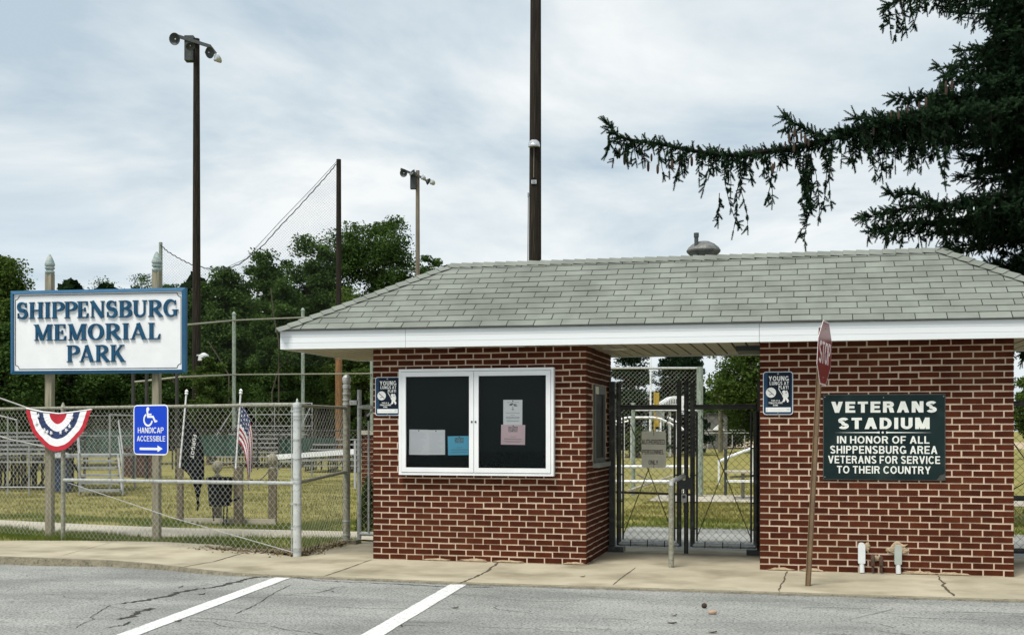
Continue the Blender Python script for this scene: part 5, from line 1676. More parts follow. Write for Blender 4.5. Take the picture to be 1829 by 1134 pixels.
q = P(955, HY, 27)
zt = P(955, -160, 27).z
up = thing('utility_pole', 'massive dark wooden utility pole rising out of frame behind the roof', 'utility pole', Vector((q.x, q.y, 0)))
MB().tube([Vector((q.x, q.y, -.2)), Vector((q.x + .005, q.y, 4)), Vector((q.x + .03, q.y, zt))], [.172, .152, .118], n=16).build('pole', M['wood_dark'], up)
zc = P(955, 262, 27).z
f = MB().lathe(Vector((q.x + .02, q.y - .16, zc)), [(.115, -.05), (.135, -.05), (.14, -.01), (.135, .0), (.125, .055), (.08, .10), (.015, .115)], n=18)
f.build('junction_cap', M['reflector'], up)
cb = MB().tube([Vector((q.x + .02, q.y - .16, zc - .05)), Vector((q.x + .015, q.y - .165, P(0, 320, 27).z))], .009, n=6).tube([Vector((q.x - .13, q.y - .09, P(0, 345, 27).z)), Vector((q.x - .14, q.y - .10, P(0, 470, 27).z))], .010, n=6)
cb.build('cable', M['wood_pole2'], up)
fr = (Vector((q.x - .03, q.y - .175, P(0, 331, 27).z)), Vector((CS, SN, 0)), Z3, Vector((SN, -CS, 0)))
pl = MB().rect(-.01, 0, .11, .085, fr, -.01, .004).build('number_tag', M['reflector'], up)
MB().text('52', fr, .015, .015, .085, .07, .0055, bold=.02).build('lettering', M['black_line'], pl)
MB().box((q.x - .15, q.y - .12, P(0, 352, 27).z), (q.x - .12, q.y - .06, P(0, 346, 27).z)).build('bracket', M['reflector'], up)

# netting poles and backstop net
n1 = P(605, HY, 57); n1t = P(604, 285, 57).z
np1 = thing('netting_pole', 'dark wooden pole with the high end of the backstop net', 'pole', Vector((n1.x, n1.y, 0)), 'poles that carry the backstop net')
MB().tube([Vector((n1.x, n1.y, -.2)), Vector((n1.x, n1.y, n1t))], [.16, .115], n=10).build('shaft', M['wood_dark'], np1)
MB().tube([Vector((n1.x, n1.y, -.2)), Vector((n1.x, n1.y, P(0, 640, 57).z))], [.175, .168], n=10).build('weathered_foot', M['wood_rust'], np1)
n2 = P(287, HY, 57); n2t = P(287, 433, 57).z
np2 = thing('netting_pole', 'thin pole behind the right finial of the park sign, holding the backstop net', 'pole', Vector((n2.x, n2.y, 0)), 'poles that carry the backstop net')
MB().tube([Vector((n2.x, n2.y, -.2)), Vector((n2.x, n2.y, n2t))], .09, n=8).build('shaft', M['green_pipe'], np2)
cat = [(287, 437), (300, 449), (320, 461), (340, 471), (370, 479), (400, 482), (430, 470), (470, 438), (500, 404), (530, 373), (560, 340), (585, 312), (602, 291)]
cx_ = [c[0] for c in cat]; cy_ = [c[1] for c in cat]
net = thing('backstop_net', 'fine grey backstop net sagging between two poles against the sky', 'net', P(450, 480, 57))
segs = []
for k in range(-70, 150):                      # two families of diagonal cords clipped under the head rope
    for s_ in (1, -1):
        pts = []
        for i in range(80):
            x_ = 287 + 316 * i / 79
            y_ = (k * 5.2 + 250) + s_ * (x_ - 445) * 1.0
            if y_ > np.interp(x_, cx_, cy_) and y_ < 655: pts.append(P(x_, y_, 57))
        if len(pts) > 1: segs.append((pts[0], pts[-1]))
V, Fc = wires([[tuple(a), tuple(b)] for a, b in segs], .0030)
npmesh('netting', V, Fc, M['net'], net)
rp_ = MB().tube([P(x, y + (1.5 if i % 2 else 0), 56.9) for i, (x, y) in enumerate(zip(np.interp(np.linspace(0, 12, 60), range(13), cx_), np.interp(np.linspace(0, 12, 60), range(13), cy_)))], .026, n=5)
rp_.build('head_rope', M['rope'], net)
rp_ = MB().tube([P(x, y, 56.9) for x, y in ((602, 288), (560, 334), (500, 396), (440, 462), (400, 480))], .012, n=4)
rp_.build('support_wire', M['rope'], net)

# ------------------------------------------------------------------ things seen through the double gate
tf = thing('field_fence', 'tall chain link fence behind the double gate', 'fence', Vector((*P(1180, 885, 26.6).xy, 0)))
for x_, yt, rr in ((1250, 655, .075), (1131, 719, .045), (1075, 655, .05)):
    q = P(x_, yt, 26.6)
    MB().tube([Vector((q.x, q.y, 0)), q], rr, n=12).build('post', M['green_pipe'], tf)
MB().tube([P(1060, 657.5, 26.6), P(1250, 657.5, 26.6)], .028, n=8).build('top_rail', M['galv'], tf)
MB().tube([P(1131, 733, 26.6), P(1250, 733, 26.6)], .02, n=8).build('middle_rail', M['galv'], tf)
q = P(1060, 657.5, 26.6)
V, Fc = wires(chain_segs(Vector((q.x, q.y, .05)), LAT, 2.42, 2.82, a=.05, rng=rng), .0024)
npmesh('wire_mesh', V, Fc, M['wire'], tf)
pb_ = thing('pipe_barrier', 'white pipe barrier of two rails behind the left gate leaf', 'barrier', Vector((*P(1160, 885, 25.5).xy, 0)))
for y_ in (833, 859.5):
    MB().tube([P(1060, y_, 25.5), P(1231, y_ + .5, 25.5)], .035, n=8).build('rail', M['white'], pb_)
q = P(1109, 833, 25.5)
MB().tube([Vector((q.x, q.y, 0)), q], .03, n=8).build('post', M['white'], pb_)
q = P(1222, 833, 25.5)
MB().tube([Vector((q.x, q.y, 0)), q], .03, n=8).build('post', M['white'], pb_)
MB().tube([P(1122, 876, 25.0), P(1202, 849, 26.5)], .025, n=8).tube([P(1138, 847, 25.6), P(1160, 857, 25.6)], .02, n=8).build('brace', M['path'], pb_)
MB().bar(P(1085, 878, 25.4), P(1235, 883, 25.2), .06, .05).build('ground_rail', M['wood_dark'], pb_)
pt = thing('picnic_table', 'white topped bench table behind the right gate leaf', 'picnic table', Vector((*P(1328, 886, 26).xy, 0)))
MB().obox(P(1338, 842, 26), LAT * .48, DEP * .35, Z3 * .02).build('top', M['path'], pt)
MB().obox(P(1342, 859, 25.5), LAT * .52, DEP * .13, Z3 * .02).build('seat', M['white'], pt)
q = P(1327, 842, 26)
MB().tube([Vector((q.x, q.y, 0)), q], .04, n=8).bar(P(1304, 852, 26), P(1350, 849, 26), .05, .05).build('pedestal', M['galv_old'], pt)
bp = thing('short_post', 'short black post on the grass behind the right gate leaf', 'post', G(1296, 884))
q = G(1296, 884); zt = P(1295.5, 802, CAMH * FPX / (884 - HY)).z
MB().tube([q, Vector((q.x, q.y, zt))], .035, n=8).build('shaft', M['lamp_dark'], bp)
MB().lathe(Vector((q.x, q.y, zt)), [(.045, -.02), (.045, .01), (.01, .02)], n=8).build('cap', M['lamp_dark'], bp)
wr = thing('sloping_rail', 'white sloping hand rail right of the short black post', 'railing', Vector((*P(1310, 830, 32).xy, 0)))
MB().tube([P(1284, 824, 32), P(1312, 812, 33), P(1345, 800, 34), P(1360, 797, 34)], .045, n=8).build('rail', M['white'], wr)
q1_, q2_ = P(1284, 824, 32), P(1345, 800, 34)
MB().tube([Vector((q1_.x, q1_.y, 0)), q1_], .03, n=6).tube([Vector((q2_.x, q2_.y, 0)), q2_], .03, n=6).each('post', M['white'], wr)
mst = thing('mast', 'thin pale mast behind the tall field fence', 'mast', Vector((*P(1162, 790, 60).xy, 0)))
q = P(1162, 560, 60)
MB().tube([Vector((q.x, q.y, 0)), q], .045, n=8).build('shaft', M['white'], mst)
MB().tube([P(1162, 735, 60) , Vector((*P(1162, 735, 60).xy, 0))], .07, n=8).build('foot', M['galv'], mst)
fpole = thing('foul_pole', 'yellow screened foul pole behind the tall field fence', 'pole', Vector((*P(1173, 790, 62).xy, 0)))
q = P(1173, 700, 62)
MB().tube([Vector((*P(1169, 700, 62).xy, 0)), P(1169, 700, 62)], .045, n=8).build('shaft', M['yellow'], fpole)
p_ = P(1178, 700, 62)
MB().bar(P(1173, 701, 62), P(1173, 723, 62), .02, .26, up=LAT).bar(P(1173, 742, 62), P(1173, 762, 62), .02, .26, up=LAT).build('screen', M['yellow'], fpole)
wst = thing('spectator_stand', 'white spectator stand with sloping railing seen through the gate', 'stand', Vector((*P(1200, 800, 66).xy, 0)))
pts = [P(1178, 723, 66), P(1203, 707, 66), P(1228, 707, 66), P(1228, 733, 66), P(1178, 733, 66)]
m_ = MB().add([p for p in pts] + [p + DEP * 3 for p in pts], [(0, 1, 2, 3, 4), (9, 8, 7, 6, 5), (0, 5, 6, 1), (1, 6, 7, 2), (2, 7, 8, 3), (3, 8, 9, 4), (4, 9, 5, 0)])
m_.build('deck', M['white'], wst)
rl = MB()
for i in range(9):
    x_ = 1184 + i * 3
    q = P(x_, max(709, 723 - (x_ - 1178) * .64) + 3, 65.9); rl.tube([q, Vector((q.x, q.y, q.z - .28))], .022, n=5, mi=0)
rl.each('baluster', M['alu_dark'], wst)
lgm = MB()
for x_ in (1184, 1196, 1210, 1226):
    q = P(x_, 733, 66.5); lgm.tube([Vector((q.x, q.y, 0)), q], .09, n=6)
lgm.tube([P(1192, 745, 65.5), P(1205, 752, 65.5), P(1222, 770, 65.5)], .09, n=6)
lgm.each('leg', M['white'], wst)
MB().obox(P(1166, 740, 66) , LAT * .55, DEP * .4, Z3 * .28).build('booth', M['paper_blue'] if False else M['alu'], wst)
pa = thing('play_frame', 'white arched pipe frame seen through the left gate leaf', 'pipe frame', Vector((*P(1150, 800, 58).xy, 0)))
MB().tube([P(1090, 757, 58), P(1114, 747, 58), P(1124, 745.5, 58), P(1166, 745.5, 58), P(1180, 748, 58), P(1204, 760, 58)], .07, n=6).build('top_pipe', M['white'], pa)
MB().tube([P(1090, 761, 58.3), P(1124, 751, 58.3)], .05, n=6).build('side_pipe', M['white'], pa)
lgm = MB()
for x_ in (1114, 1128, 1161, 1180):
    q = P(x_, 747, 58); lgm.tube([Vector((q.x, q.y, 0)), q], .05, n=6)
lgm.each('leg', M['white'], pa)
tpole = thing('utility_pole', 'far pale utility pole with a cross arm, seen through the right gate leaf', 'utility pole', Vector((*P(1287, 790, 80).xy, 0)))
q = P(1287, 702, 80)
MB().tube([Vector((q.x, q.y, 0)), q], [.17, .13], n=8).build('pole', M['wood_post'], tpole)
MB().bar(P(1273, 706, 79.8), P(1301, 705, 79.8), .10, .13).bar(P(1282, 706.5, 79.7), P(1286, 711, 79.7), .05, .05).bar(P(1292, 706.5, 79.7), P(1288, 711, 79.7), .05, .05).build('cross_arm', M['wood_post'], tpole)
sh = thing('shed', 'grey shed with a small pale gable beyond the field', 'shed', Vector((*P(1280, 785, 95).xy, 0)))
q = P(1278, 785, 95); q.z = 0
MB().obox(q + Z3 * 1.4, LAT * .75, DEP * 1.2, Z3 * 1.4).build('wall', M['shed'], sh)
gq = P(1283, 767, 93.5)
MB().prism([(-.42, 0), (.42, 0), (0, .36)], (gq, LAT, Z3, -DEP), -1.2, .05).build('gable', M['white'], sh)
MB().obox(q + Z3 * 2.84, LAT * .82, DEP * 1.3, Z3 * .04).build('roof', M['lamp_dark'], sh)
ff = thing('field_fence', 'low outfield fence across the far field', 'fence', Vector((*P(1200, 780, 85).xy, 0)))
m_ = MB().tube([P(1040, 768, 85), P(1420, 768, 85)], .04, n=6).tube([P(1040, 773, 85), P(1420, 773, 85)], .03, n=6)
for x_ in range(1044, 1420, 22):
    q = P(x_, 768, 85); m_.tube([Vector((q.x, q.y, 0)), q], .04, n=6)
m_.build('post_and_rail', M['galv'], ff)
V, Fc = wires(chain_segs(Vector((*P(1040, 768, 85).xy, 0)), LAT, 15.5, 1.45, a=.14), .004)
npmesh('wire_mesh', V, Fc, M['wire'], ff)

# ------------------------------------------------------------------ foliage
def leaves(pts, size, rg, flat=0.3, aspect=0.55):
    """one folded rhombus per point, random direction"""
    n = len(pts)
    d = rg.normal(size=(n, 3)); d[:, 2] *= .7; d /= np.linalg.norm(d, axis=1, keepdims=True)
    nn = rg.normal(size=(n, 3)); nn[:, 2] += flat * 2
    nn -= d * (nn * d).sum(1, keepdims=True); nn /= np.linalg.norm(nn, axis=1, keepdims=True)
    s = np.cross(d, nn)
    L = (size * rg.uniform(.6, 1.35, n))[:, None]
    W = L * aspect
    V = np.stack([pts - d * L * .5, pts + s * W * .5 + nn * L * .08, pts + d * L * .5, pts - s * W * .5 + nn * L * .08], axis=1)
    Fc = (np.arange(n) * 4)[:, None] + np.array([[0, 1, 2, 3]])
    return V.reshape(-1, 3), Fc


def crown_points(cx, cy, z0, z1, rx, rg, ncl, per, spread, shape='round'):
    """leaf points in clumps that fill an uneven crown"""
    ncl = int(ncl * 1.5); cz, hz = (z0 + z1) / 2, (z1 - z0) / 2
    out_, cen = [], []
    for k in range(ncl):
        v = rg.normal(size=3); v /= np.linalg.norm(v)
        r_ = rg.uniform(.35, 1.0) ** .55
        if shape == 'round':
            lump = 1 + .22 * math.sin(3 * math.atan2(v[1], v[0]) + cx) + .18 * math.sin(5 * v[2] + cy)
            c_ = np.array([cx + v[0] * rx * r_ * lump, cy + v[1] * rx * r_ * lump, cz + v[2] * hz * r_])
        else:                                       # conifer: tiers of drooping branches
            f = rg.uniform(0, 1)
            a = rg.uniform(0, 2 * PI)
            rr = rx * (1 - f) ** .8 * rg.uniform(.25, 1.0) + .1
            c_ = np.array([cx + rr * math.cos(a), cy + rr * math.sin(a), z0 + (z1 - z0) * f - .15 * rr])
        sp = spread * rg.uniform(.55, 1.35)
        p_ = np.clip(rg.normal(size=(int(per * rg.uniform(.6, 1.4)), 3)), -1.7, 1.7) * sp * (np.array([1, 1, .62]) if shape == 'round' else np.array([1, 1, .35]))
        out_.append(c_ + p_); cen.append(c_)
    return np.concatenate(out_), cen


def tree(label, x, top, D, half, seed, leafm, base_z=2.0, ncl=70, per=260, ls=.24, spread=None, shape='round', name='leafy_tree', group=None):
    rg = np.random.default_rng(seed)
    q = P(x, HY, D); zt = P(x, top, D).z
    rx = half * D / FPX
    r_ = thing(name, label, 'tree', Vector((q.x, q.y, 0)), group)
    ls = ls * .80; pts, cen = crown_points(q.x, q.y, base_z, zt - .3, rx, rg, ncl, per * (1.0 if spread and spread > 1 else 1.5), spread or rx * .19, shape)
    pts = pts[pts[:, 2] > .05]
    V, Fc = leaves(pts, ls, rg)
    npmesh('crown', V, Fc, leafm, r_)
    m_ = MB()
    tr_ = max(.12, rx * .055)
    hgt = (zt - .3) * (.72 if shape == 'round' else .97)
    tw_ = [Vector((q.x, q.y, -.1)), Vector((q.x + rg.normal() * .15, q.y, hgt * .35)), Vector((q.x + rg.normal() * .25, q.y + rg.normal() * .2, hgt))]
    m_.tube(tw_, [tr_ * 1.25, tr_, tr_ * .3], n=8)
    for c_ in cen[::3]:
        f = min(.95, max(.25, (c_[2] - rx * .5) / max(hgt, .1)))
        s_ = tw_[0].lerp(tw_[1], f / .35) if f < .35 else tw_[1].lerp(tw_[2], (f - .35) / .65)
        e_ = Vector(c_)
        m_.tube([s_, s_.lerp(e_, .5) + Vector((0, 0, .2 if shape == 'round' else -.05)), e_], [tr_ * .32, tr_ * .2, tr_ * .05], n=5, cap=False)
    m_.build('trunk', M['bark'], r_)
    return r_


WG = 'trees of the dark wood behind the ball field'
for args in (
    ('broad dark oak with the highest crown, right of the netting pole', 672, 372, 84, 78, 11, M['leaf_a'], 3.0, 120, 260, .26),
    ('dark tree crown directly left of the netting pole', 560, 408, 80, 52, 12, M['leaf_a'], 2.5, 80, 240, .26),
    ('dark tree touching the grey floodlight pole at the end of the roof', 765, 425, 92, 36, 13, M['leaf_a'], 3.0, 45, 220, .28),
    ('dark tree left of the backstop net foot, behind the tall fence', 480, 436, 76, 50, 14, M['leaf_a'], 2.0, 80, 250, .25),
    ('ragged dark tree just right of the dark floodlight pole', 400, 458, 70, 52, 15, M['leaf_a'], 1.5, 80, 250, .24),
    ('small dark tree between the right sign finial and the dark floodlight pole', 318, 478, 74, 34, 16, M['leaf_a'], 1.5, 40, 220, .25),
    ('mid green tree low beside the netting pole above the roof edge', 640, 500, 64, 52, 17, M['leaf_b'], 1.0, 60, 240, .22),
    ('mid green tree between the tall fence posts', 505, 492, 62, 46, 18, M['leaf_a'], .8, 60, 240, .22),
):
    tree(*args, group=WG)
for args in (
    ('olive green tree at the left edge behind the park sign', 8, 432, 46, 52, 21, M['leaf_b'], 2.5, 80, 240, .17),
    ('dark shrubby tree under the left edge of the park sign', 10, 560, 44, 60, 22, M['leaf_a'], .5, 70, 240, .18),
    ('far low tree whose tip shows above the middle of the park sign', 178, 496, 110, 50, 23, M['leaf_a'], 3, 60, 150, .26, .5),
    ('far low tree just left of the right sign finial', 252, 486, 108, 40, 24, M['leaf_a'], 3, 60, 150, .26, .5),
    ('far tree right of the left sign finial', 120, 503, 108, 42, 25, M['leaf_a'], 3, 60, 150, .26, .5),
    ('dark bushy tree below the park sign on its left post', 120, 585, 50, 70, 26, M['leaf_a'], .4, 70, 260, .2),
    ('dark bushy tree behind the handicap sign', 245, 590, 52, 62, 27, M['leaf_a'], .4, 60, 260, .2),
):
    tree(*args, group='trees left of the ball field')
tree('light olive bush right of the dark floodlight pole foot', 375, 628, 51.5, 34, 31, M['leaf_b'], .3, 36, 200, .15, name='bush')
tree('olive bush right of the netting pole foot behind the gate', 652, 625, 62, 38, 32, M['leaf_b'], .3, 40, 220, .18, name='bush')

# the dark inside of the wood: undergrowth that reads as one mass
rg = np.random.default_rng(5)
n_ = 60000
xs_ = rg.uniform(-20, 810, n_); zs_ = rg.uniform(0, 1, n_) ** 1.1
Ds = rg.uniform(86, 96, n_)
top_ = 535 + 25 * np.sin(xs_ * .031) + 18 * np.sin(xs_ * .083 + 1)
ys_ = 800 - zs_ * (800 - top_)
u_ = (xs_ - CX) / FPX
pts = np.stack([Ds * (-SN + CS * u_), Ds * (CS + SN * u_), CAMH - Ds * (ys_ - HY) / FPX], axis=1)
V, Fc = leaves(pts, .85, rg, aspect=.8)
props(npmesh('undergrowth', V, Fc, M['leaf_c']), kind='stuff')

# bare pale stems at the edge of the wood
for k, (label, pts) in enumerate((('pale dead leaning trunk in the dark wood behind the tall fence', [(486, 700), (497, 660), (520, 632), (545, 615)]),
                                  ('thin bare stem rising in the wood left of the second fence post', [(498, 610), (488, 560), (484, 515)]),
                                  ('thin bare stem slanting in the wood right of the first fence post', [(409, 670), (388, 635), (372, 610)]))):
    q = P(pts[0][0], 800, 60)
    st_ = thing('bare_tree', label, 'tree', Vector((q.x, q.y, 0)), 'bare stems in the wood')
    MB().tube([Vector((q.x, q.y, 0))] + [P(x, y, 60) for x, y in pts], [.04, .035, .03, .025, .02][:len(pts) + 1], n=6).build('trunk', M['bark'], st_)

GGR = 'trees seen through the double gate'
for args in (
    ('dark conifer behind the tall field fence, left of its thick post', 1205, 560, 74, 44, 41, M['leaf_d'], .4, 110, 200, .2, None, 'conifer', 'conifer_tree'),
    ('second dark conifer close behind the spectator stand', 1232, 600, 70, 34, 42, M['leaf_d'], .4, 90, 180, .2, None, 'conifer', 'conifer_tree'),
    ('loose conifer with sky showing through, left in the gate opening', 1128, 590, 66, 62, 43, M['leaf_d'], .8, 60, 150, .2, None, 'conifer', 'conifer_tree'),
    ('dark bushy tree low at the left side of the gate opening', 1105, 690, 72, 30, 44, M['leaf_a'], .2, 40, 200, .2, None, 'round', 'leafy_tree'),
    ('large leafy tree at the right side of the gate opening', 1352, 560, 78, 72, 45, M['leaf_b'], 1.4, 85, 200, .24, None, 'round', 'leafy_tree'),
    ('dark tree low behind the far pale utility pole', 1290, 690, 98, 60, 46, M['leaf_a'], .3, 60, 220, .3, None, 'round', 'leafy_tree'),
    ('low dark trees edge right of the far pole', 1380, 690, 100, 55, 47, M['leaf_a'], .3, 60, 220, .3, None, 'round', 'leafy_tree'),
    ('mid green bush under the white pipe frame', 1140, 752, 64, 22, 48, M['leaf_b'], .2, 26, 160, .16, None, 'round', 'bush'),
    ('bright green tree right of the brick building', 1850, 655, 60, 38, 49, M['leaf_b'], .5, 60, 220, .18, None, 'round', 'leafy_tree'),
):
    l_, x_, t_, D_, h_, sd_, lm, bz, nc, pr_, ls_, sp_, shp, nm_ = args
    tree(l_, x_, t_, D_, h_, sd_, lm, bz, nc, pr_, ls_, sp_, shp, nm_, GGR if x_ < 1500 else None)

# small arborvitae beside the left booth
rg = np.random.default_rng(61)
sq = P(657, 938, 16.9); sq.z = 0
sh = thing('conifer_shrub', 'small pointed evergreen shrub behind the narrow side gate', 'shrub', sq)
pts = []
for k in range(2600):
    f = rg.uniform(0, 1); a = rg.uniform(0, 2 * PI); rr = .20 * (1 - f) ** .7 * rg.uniform(.5, 1.05) * (1 + .15 * math.sin(3 * a))
    pts.append((sq.x + rr * math.cos(a), sq.y + rr * math.sin(a), .05 + f * .78))
V, Fc = leaves(np.array(pts), .045, rg, flat=.1)
npmesh('foliage', V, Fc, M['shrub'], sh)
MB().tube([sq, sq + Z3 * .7], [.02, .008], n=6).build('stem', M['bark'], sh)

# ------------------------------------------------------------------ the big spruce at the right
rg = np.random.default_rng(77)
TB = Vector((*P(1935, HY, 18.0).xy, 0))
spr = thing('spruce_tree', 'huge dark spruce at the right with one long drooping branch over the roof', 'tree', TB)
tk = MB().tube([TB - Z3 * .2, TB + Z3 * 5, TB + Z3 * 15], [.42, .34, .12], n=14)
tk.build('trunk', M['spruce_bark'], spr)

# shoot template: a short bottle brush along +X, length 1
tn = []
trg = np.random.default_rng(3)
for k in range(36):
    f = k / 35
    a = k * 2.399
    o = np.array([f * .92, 0, 0])
    dr_ = np.array([.75, math.cos(a), math.sin(a)]); dr_ /= np.linalg.norm(dr_)
    ln = .22 * (1.05 - .45 * f) * trg.uniform(.85, 1.15)
    s_ = np.array([0, -math.sin(a), math.cos(a)]) * .044
    tn.append([o - s_, o + s_, o + dr_ * ln])
TPL = np.array(tn).reshape(-1, 3)
core = np.array([[0, .05, 0], [0, -.03, .04], [0, -.03, -.04], [1.0, 0, 0]])
TPL = np.concatenate([TPL, core])
TF = np.concatenate([np.arange(108).reshape(-1, 3), np.array([[108, 109, 111], [109, 110, 111], [110, 108, 111]])])

sh_p, sh_d, sh_l = [], [], []
limbs = MB()


def shoot(p, d, l):
    sh_p.append(tuple(p)); sh_d.append(tuple(d)); sh_l.append(l)


def rv(s=1.0):
    return Vector(rg.normal(size=3) * s)


def hanger(p, ln, dirv=None):
    """a hanging branchlet: limp cord with shoots along it"""
    pts = [Vector(p)]
    d = Vector(dirv) if dirv is not None else Vector((rg.normal() * .25, rg.normal() * .25, -1))
    n_ = max(2, int(ln / .075)); ph = rg.uniform(0, 6)
    for k in range(n_):
        d = (d + Vector((rg.normal() * .16, rg.normal() * .16, -.30))).normalized()
        pts.append(pts[-1] + d * .075)
    limbs.tube(pts, [.006] * (len(pts) - 1) + [.003], n=4, cap=False)
    for k, q in enumerate(pts[1:]):
        f = k / n_
        for s_ in range(1 if rg.uniform() < .45 else 2):
            if rg.uniform() < .35 + .6 * math.sin(k * .8 + ph) ** 2:
                sd_ = Vector((rg.normal(), rg.normal(), -.35)).normalized()
                for z_ in range(2):
                    shoot(q + d * .035 * z_, (d * .35 + sd_ * .9 + rv(.3)).normalized(), rg.uniform(.06, .115))
    shoot(pts[-1], d, .12)
    return pts


def branch(pts, r0, hang, dens=1.0, up=.5, wid=.45, skip=0.0, hmax=None):
    """a limb through pts; shoots on top, side twigs, hanging branchlets below"""
    P3 = [Vector(p) for p in pts]
    sm = []
    for i in range(len(P3) - 1):                     # Catmull-Rom
        p0, p1, p2, p3 = P3[max(i - 1, 0)], P3[i], P3[i + 1], P3[min(i + 2, len(P3) - 1)]
        for k in range(6):
            t = k / 6
            sm.append(.5 * ((2 * p1) + (p2 - p0) * t + (2 * p0 - 5 * p1 + 4 * p2 - p3) * t * t + (3 * p1 - p0 - 3 * p2 + p3) * t ** 3))
    sm.append(P3[-1])
    k_ = len(sm)
    limbs.tube(sm, [r0 * (1 - .85 * i / (k_ - 1)) for i in range(k_)], n=6)
    L = sum((b - a).length for a, b in zip(sm, sm[1:]))
    step = .055 / dens
    acc, tot = 0.0, 0.0
    for a, b in zip(sm, sm[1:]):
        seg = (b - a); sl_ = seg.length; d = seg.normalized()
        while acc < sl_:
            q = a + d * acc
            f = (tot + acc) / L
            if f >= skip:
                sd_ = d.cross(Z3).normalized() * rg.choice([-1, 1])
                # side twig with shoots
                tl = wid * (1 - .75 * f) * rg.uniform(.25, 1.0)
                td = (d * .7 + sd_ * rg.uniform(.3, 1) + Z3 * rg.normal() * .25).normalized()
                nn_ = max(1, int(tl / .05))
                for k in range(nn_):
                    qq = q + td * tl * (k + 1) / nn_ - Z3 * (.10 * ((k + 1) / nn_) ** 2 * tl * 2)
                    shoot(qq, (td * .8 + rv(.55) - Z3 * .10).normalized(), rg.uniform(.07, .14))
                for z_ in range(2 if rg.uniform() < up else 0): shoot(q + rv(.012), (d * .5 + Z3 * rg.uniform(.2, .9) + rv(.45)).normalized(), rg.uniform(.07, .13))
                if rg.uniform() < .75: shoot(q, (d * .5 - Z3 * .6 + rv(.4)).normalized(), rg.uniform(.10, .18))
                h = hang(f)
                if h > 0: hanger(q + rv(.03) + sd_ * abs(rg.normal()) * .12 * wid, h)
            acc += step * rg.uniform(.6, 1.4)
        acc -= sl_; tot += sl_
    for k in range(6):
        shoot(sm[-1], ((sm[-1] - sm[-3]).normalized() + rv(.45)).normalized(), rg.uniform(.13, .2))
    return sm


# the long branch: points follow it from the trunk to its upturned tip
LBD = [18.0, 17.6, 17.3, 17.0, 16.8, 16.6, 16.5, 16.4, 16.3, 16.2, 16.2, 16.1, 16.1]
LB = [(1925, 118), (1830, 155), (1740, 186), (1650, 206), (1560, 226), (1490, 246), (1430, 262), (1360, 272), (1310, 278), (1240, 270), (1170, 256), (1110, 246), (1087, 224)]
pts = [P(x, y, D) for (x, y), D in zip(LB, LBD)]


def hang_long(f):
    u = rg.uniform()
    if f < .45: return rg.uniform(.2, .75) if u < .55 else 0
    if u < .52: return rg.uniform(.08, .36)
    if u < .55: return rg.uniform(.35, .6)
    return 0


branch(pts, .075, hang_long, dens=1.9, up=.6, wid=.42)
# extra mass over the inner part of the long branch
for x0_, y0_, x1_, y1_ in ((1840, 150, 1690, 136), (1800, 165, 1600, 176), (1760, 190, 1530, 212), (1700, 190, 1500, 236), (1720, 205, 1560, 250), (1850, 175, 1640, 215)):
    D_ = rg.uniform(16.6, 17.6)
    branch([P(x0_, y0_, D_ + .3), P((x0_ + x1_) / 2, (y0_ + y1_) / 2 + 4, D_), P(x1_, y1_, D_ - .2)], .03, lambda f: rg.uniform(.15, .6) if rg.uniform() < .4 else 0, dens=1.7, up=.7, wid=.5)
# the tuft that stands on the branch and the long hangers of the photo
branch([P(1480, 250, 16.5), P(1440, 232, 16.4), P(1405, 212, 16.4)], .025, lambda f: rg.uniform(.08, .22) if rg.uniform() < .7 else 0, dens=1.6, up=.9, wid=.22)
branch([P(1660, 200, 16.8), P(1680, 160, 16.7), P(1697, 130, 16.6)], .02, lambda f: rg.uniform(.08, .2) if rg.uniform() < .6 else 0, dens=1.4, up=.8, wid=.2)
pxm = 16.4 / FPX
for x_, y_, yb_ in ((1290, 278, 402), (1285, 345, 395), (1328, 280, 420), (1323, 300, 405), (1368, 275, 370), (1375, 280, 360), (1440, 268, 445), (1446, 270, 425), (1436, 268, 380), (1450, 268, 395), (1478, 255, 360), (1484, 255, 385),
                    (1222, 262, 335), (1248, 270, 326), (1175, 255, 318), (1192, 258, 308), (1340, 275, 330), (1400, 268, 320), (1418, 266, 330), (1555, 240, 318), (1590, 235, 305), (1620, 230, 300), (1660, 225, 320), (1690, 215, 330)):
    q = P(x_, y_, 16.4 + rg.normal() * .08)
    ln = (yb_ - y_) * pxm
    hanger(q, ln, dirv=(rg.normal() * .08, rg.normal() * .1, -1))
for x_ in (1440, 1445, 1437, 1449):
    for k in range(3):
        hanger(P(x_ + rg.normal() * 4, 275 + 25 * k, 16.4), rg.uniform(.25, .5))

# lower limb and the upper limb
HD = lambda lo, hi, pr_: (lambda f: rg.uniform(lo, hi) if rg.uniform() < pr_ else 0)
branch([P(1930, 330, 18.0), P(1800, 350, 17.4), P(1700, 366, 17.0), P(1620, 372, 16.8), P(1545, 388, 16.7)], .06, HD(.1, .45, .35), dens=1.7, up=.6, wid=.75)
branch([P(1930, 360, 18.2), P(1800, 385, 17.8), P(1700, 400, 17.6), P(1610, 400, 17.4), P(1560, 412, 17.3)], .05, HD(.1, .4, .4), dens=1.7, up=.6, wid=.65)
branch([P(1700, 378, 17.0), P(1640, 350, 16.9), P(1590, 345, 16.8)], .02, HD(.08, .25, .4), dens=1.3, up=.7, wid=.25)
branch([P(1930, -95, 18.2), P(1800, -45, 17.5), P(1700, -20, 17.1), P(1640, -10, 16.9), P(1590, 8, 16.8)], .06, HD(.12, .5, .45), dens=1.7, up=.6, wid=.65)
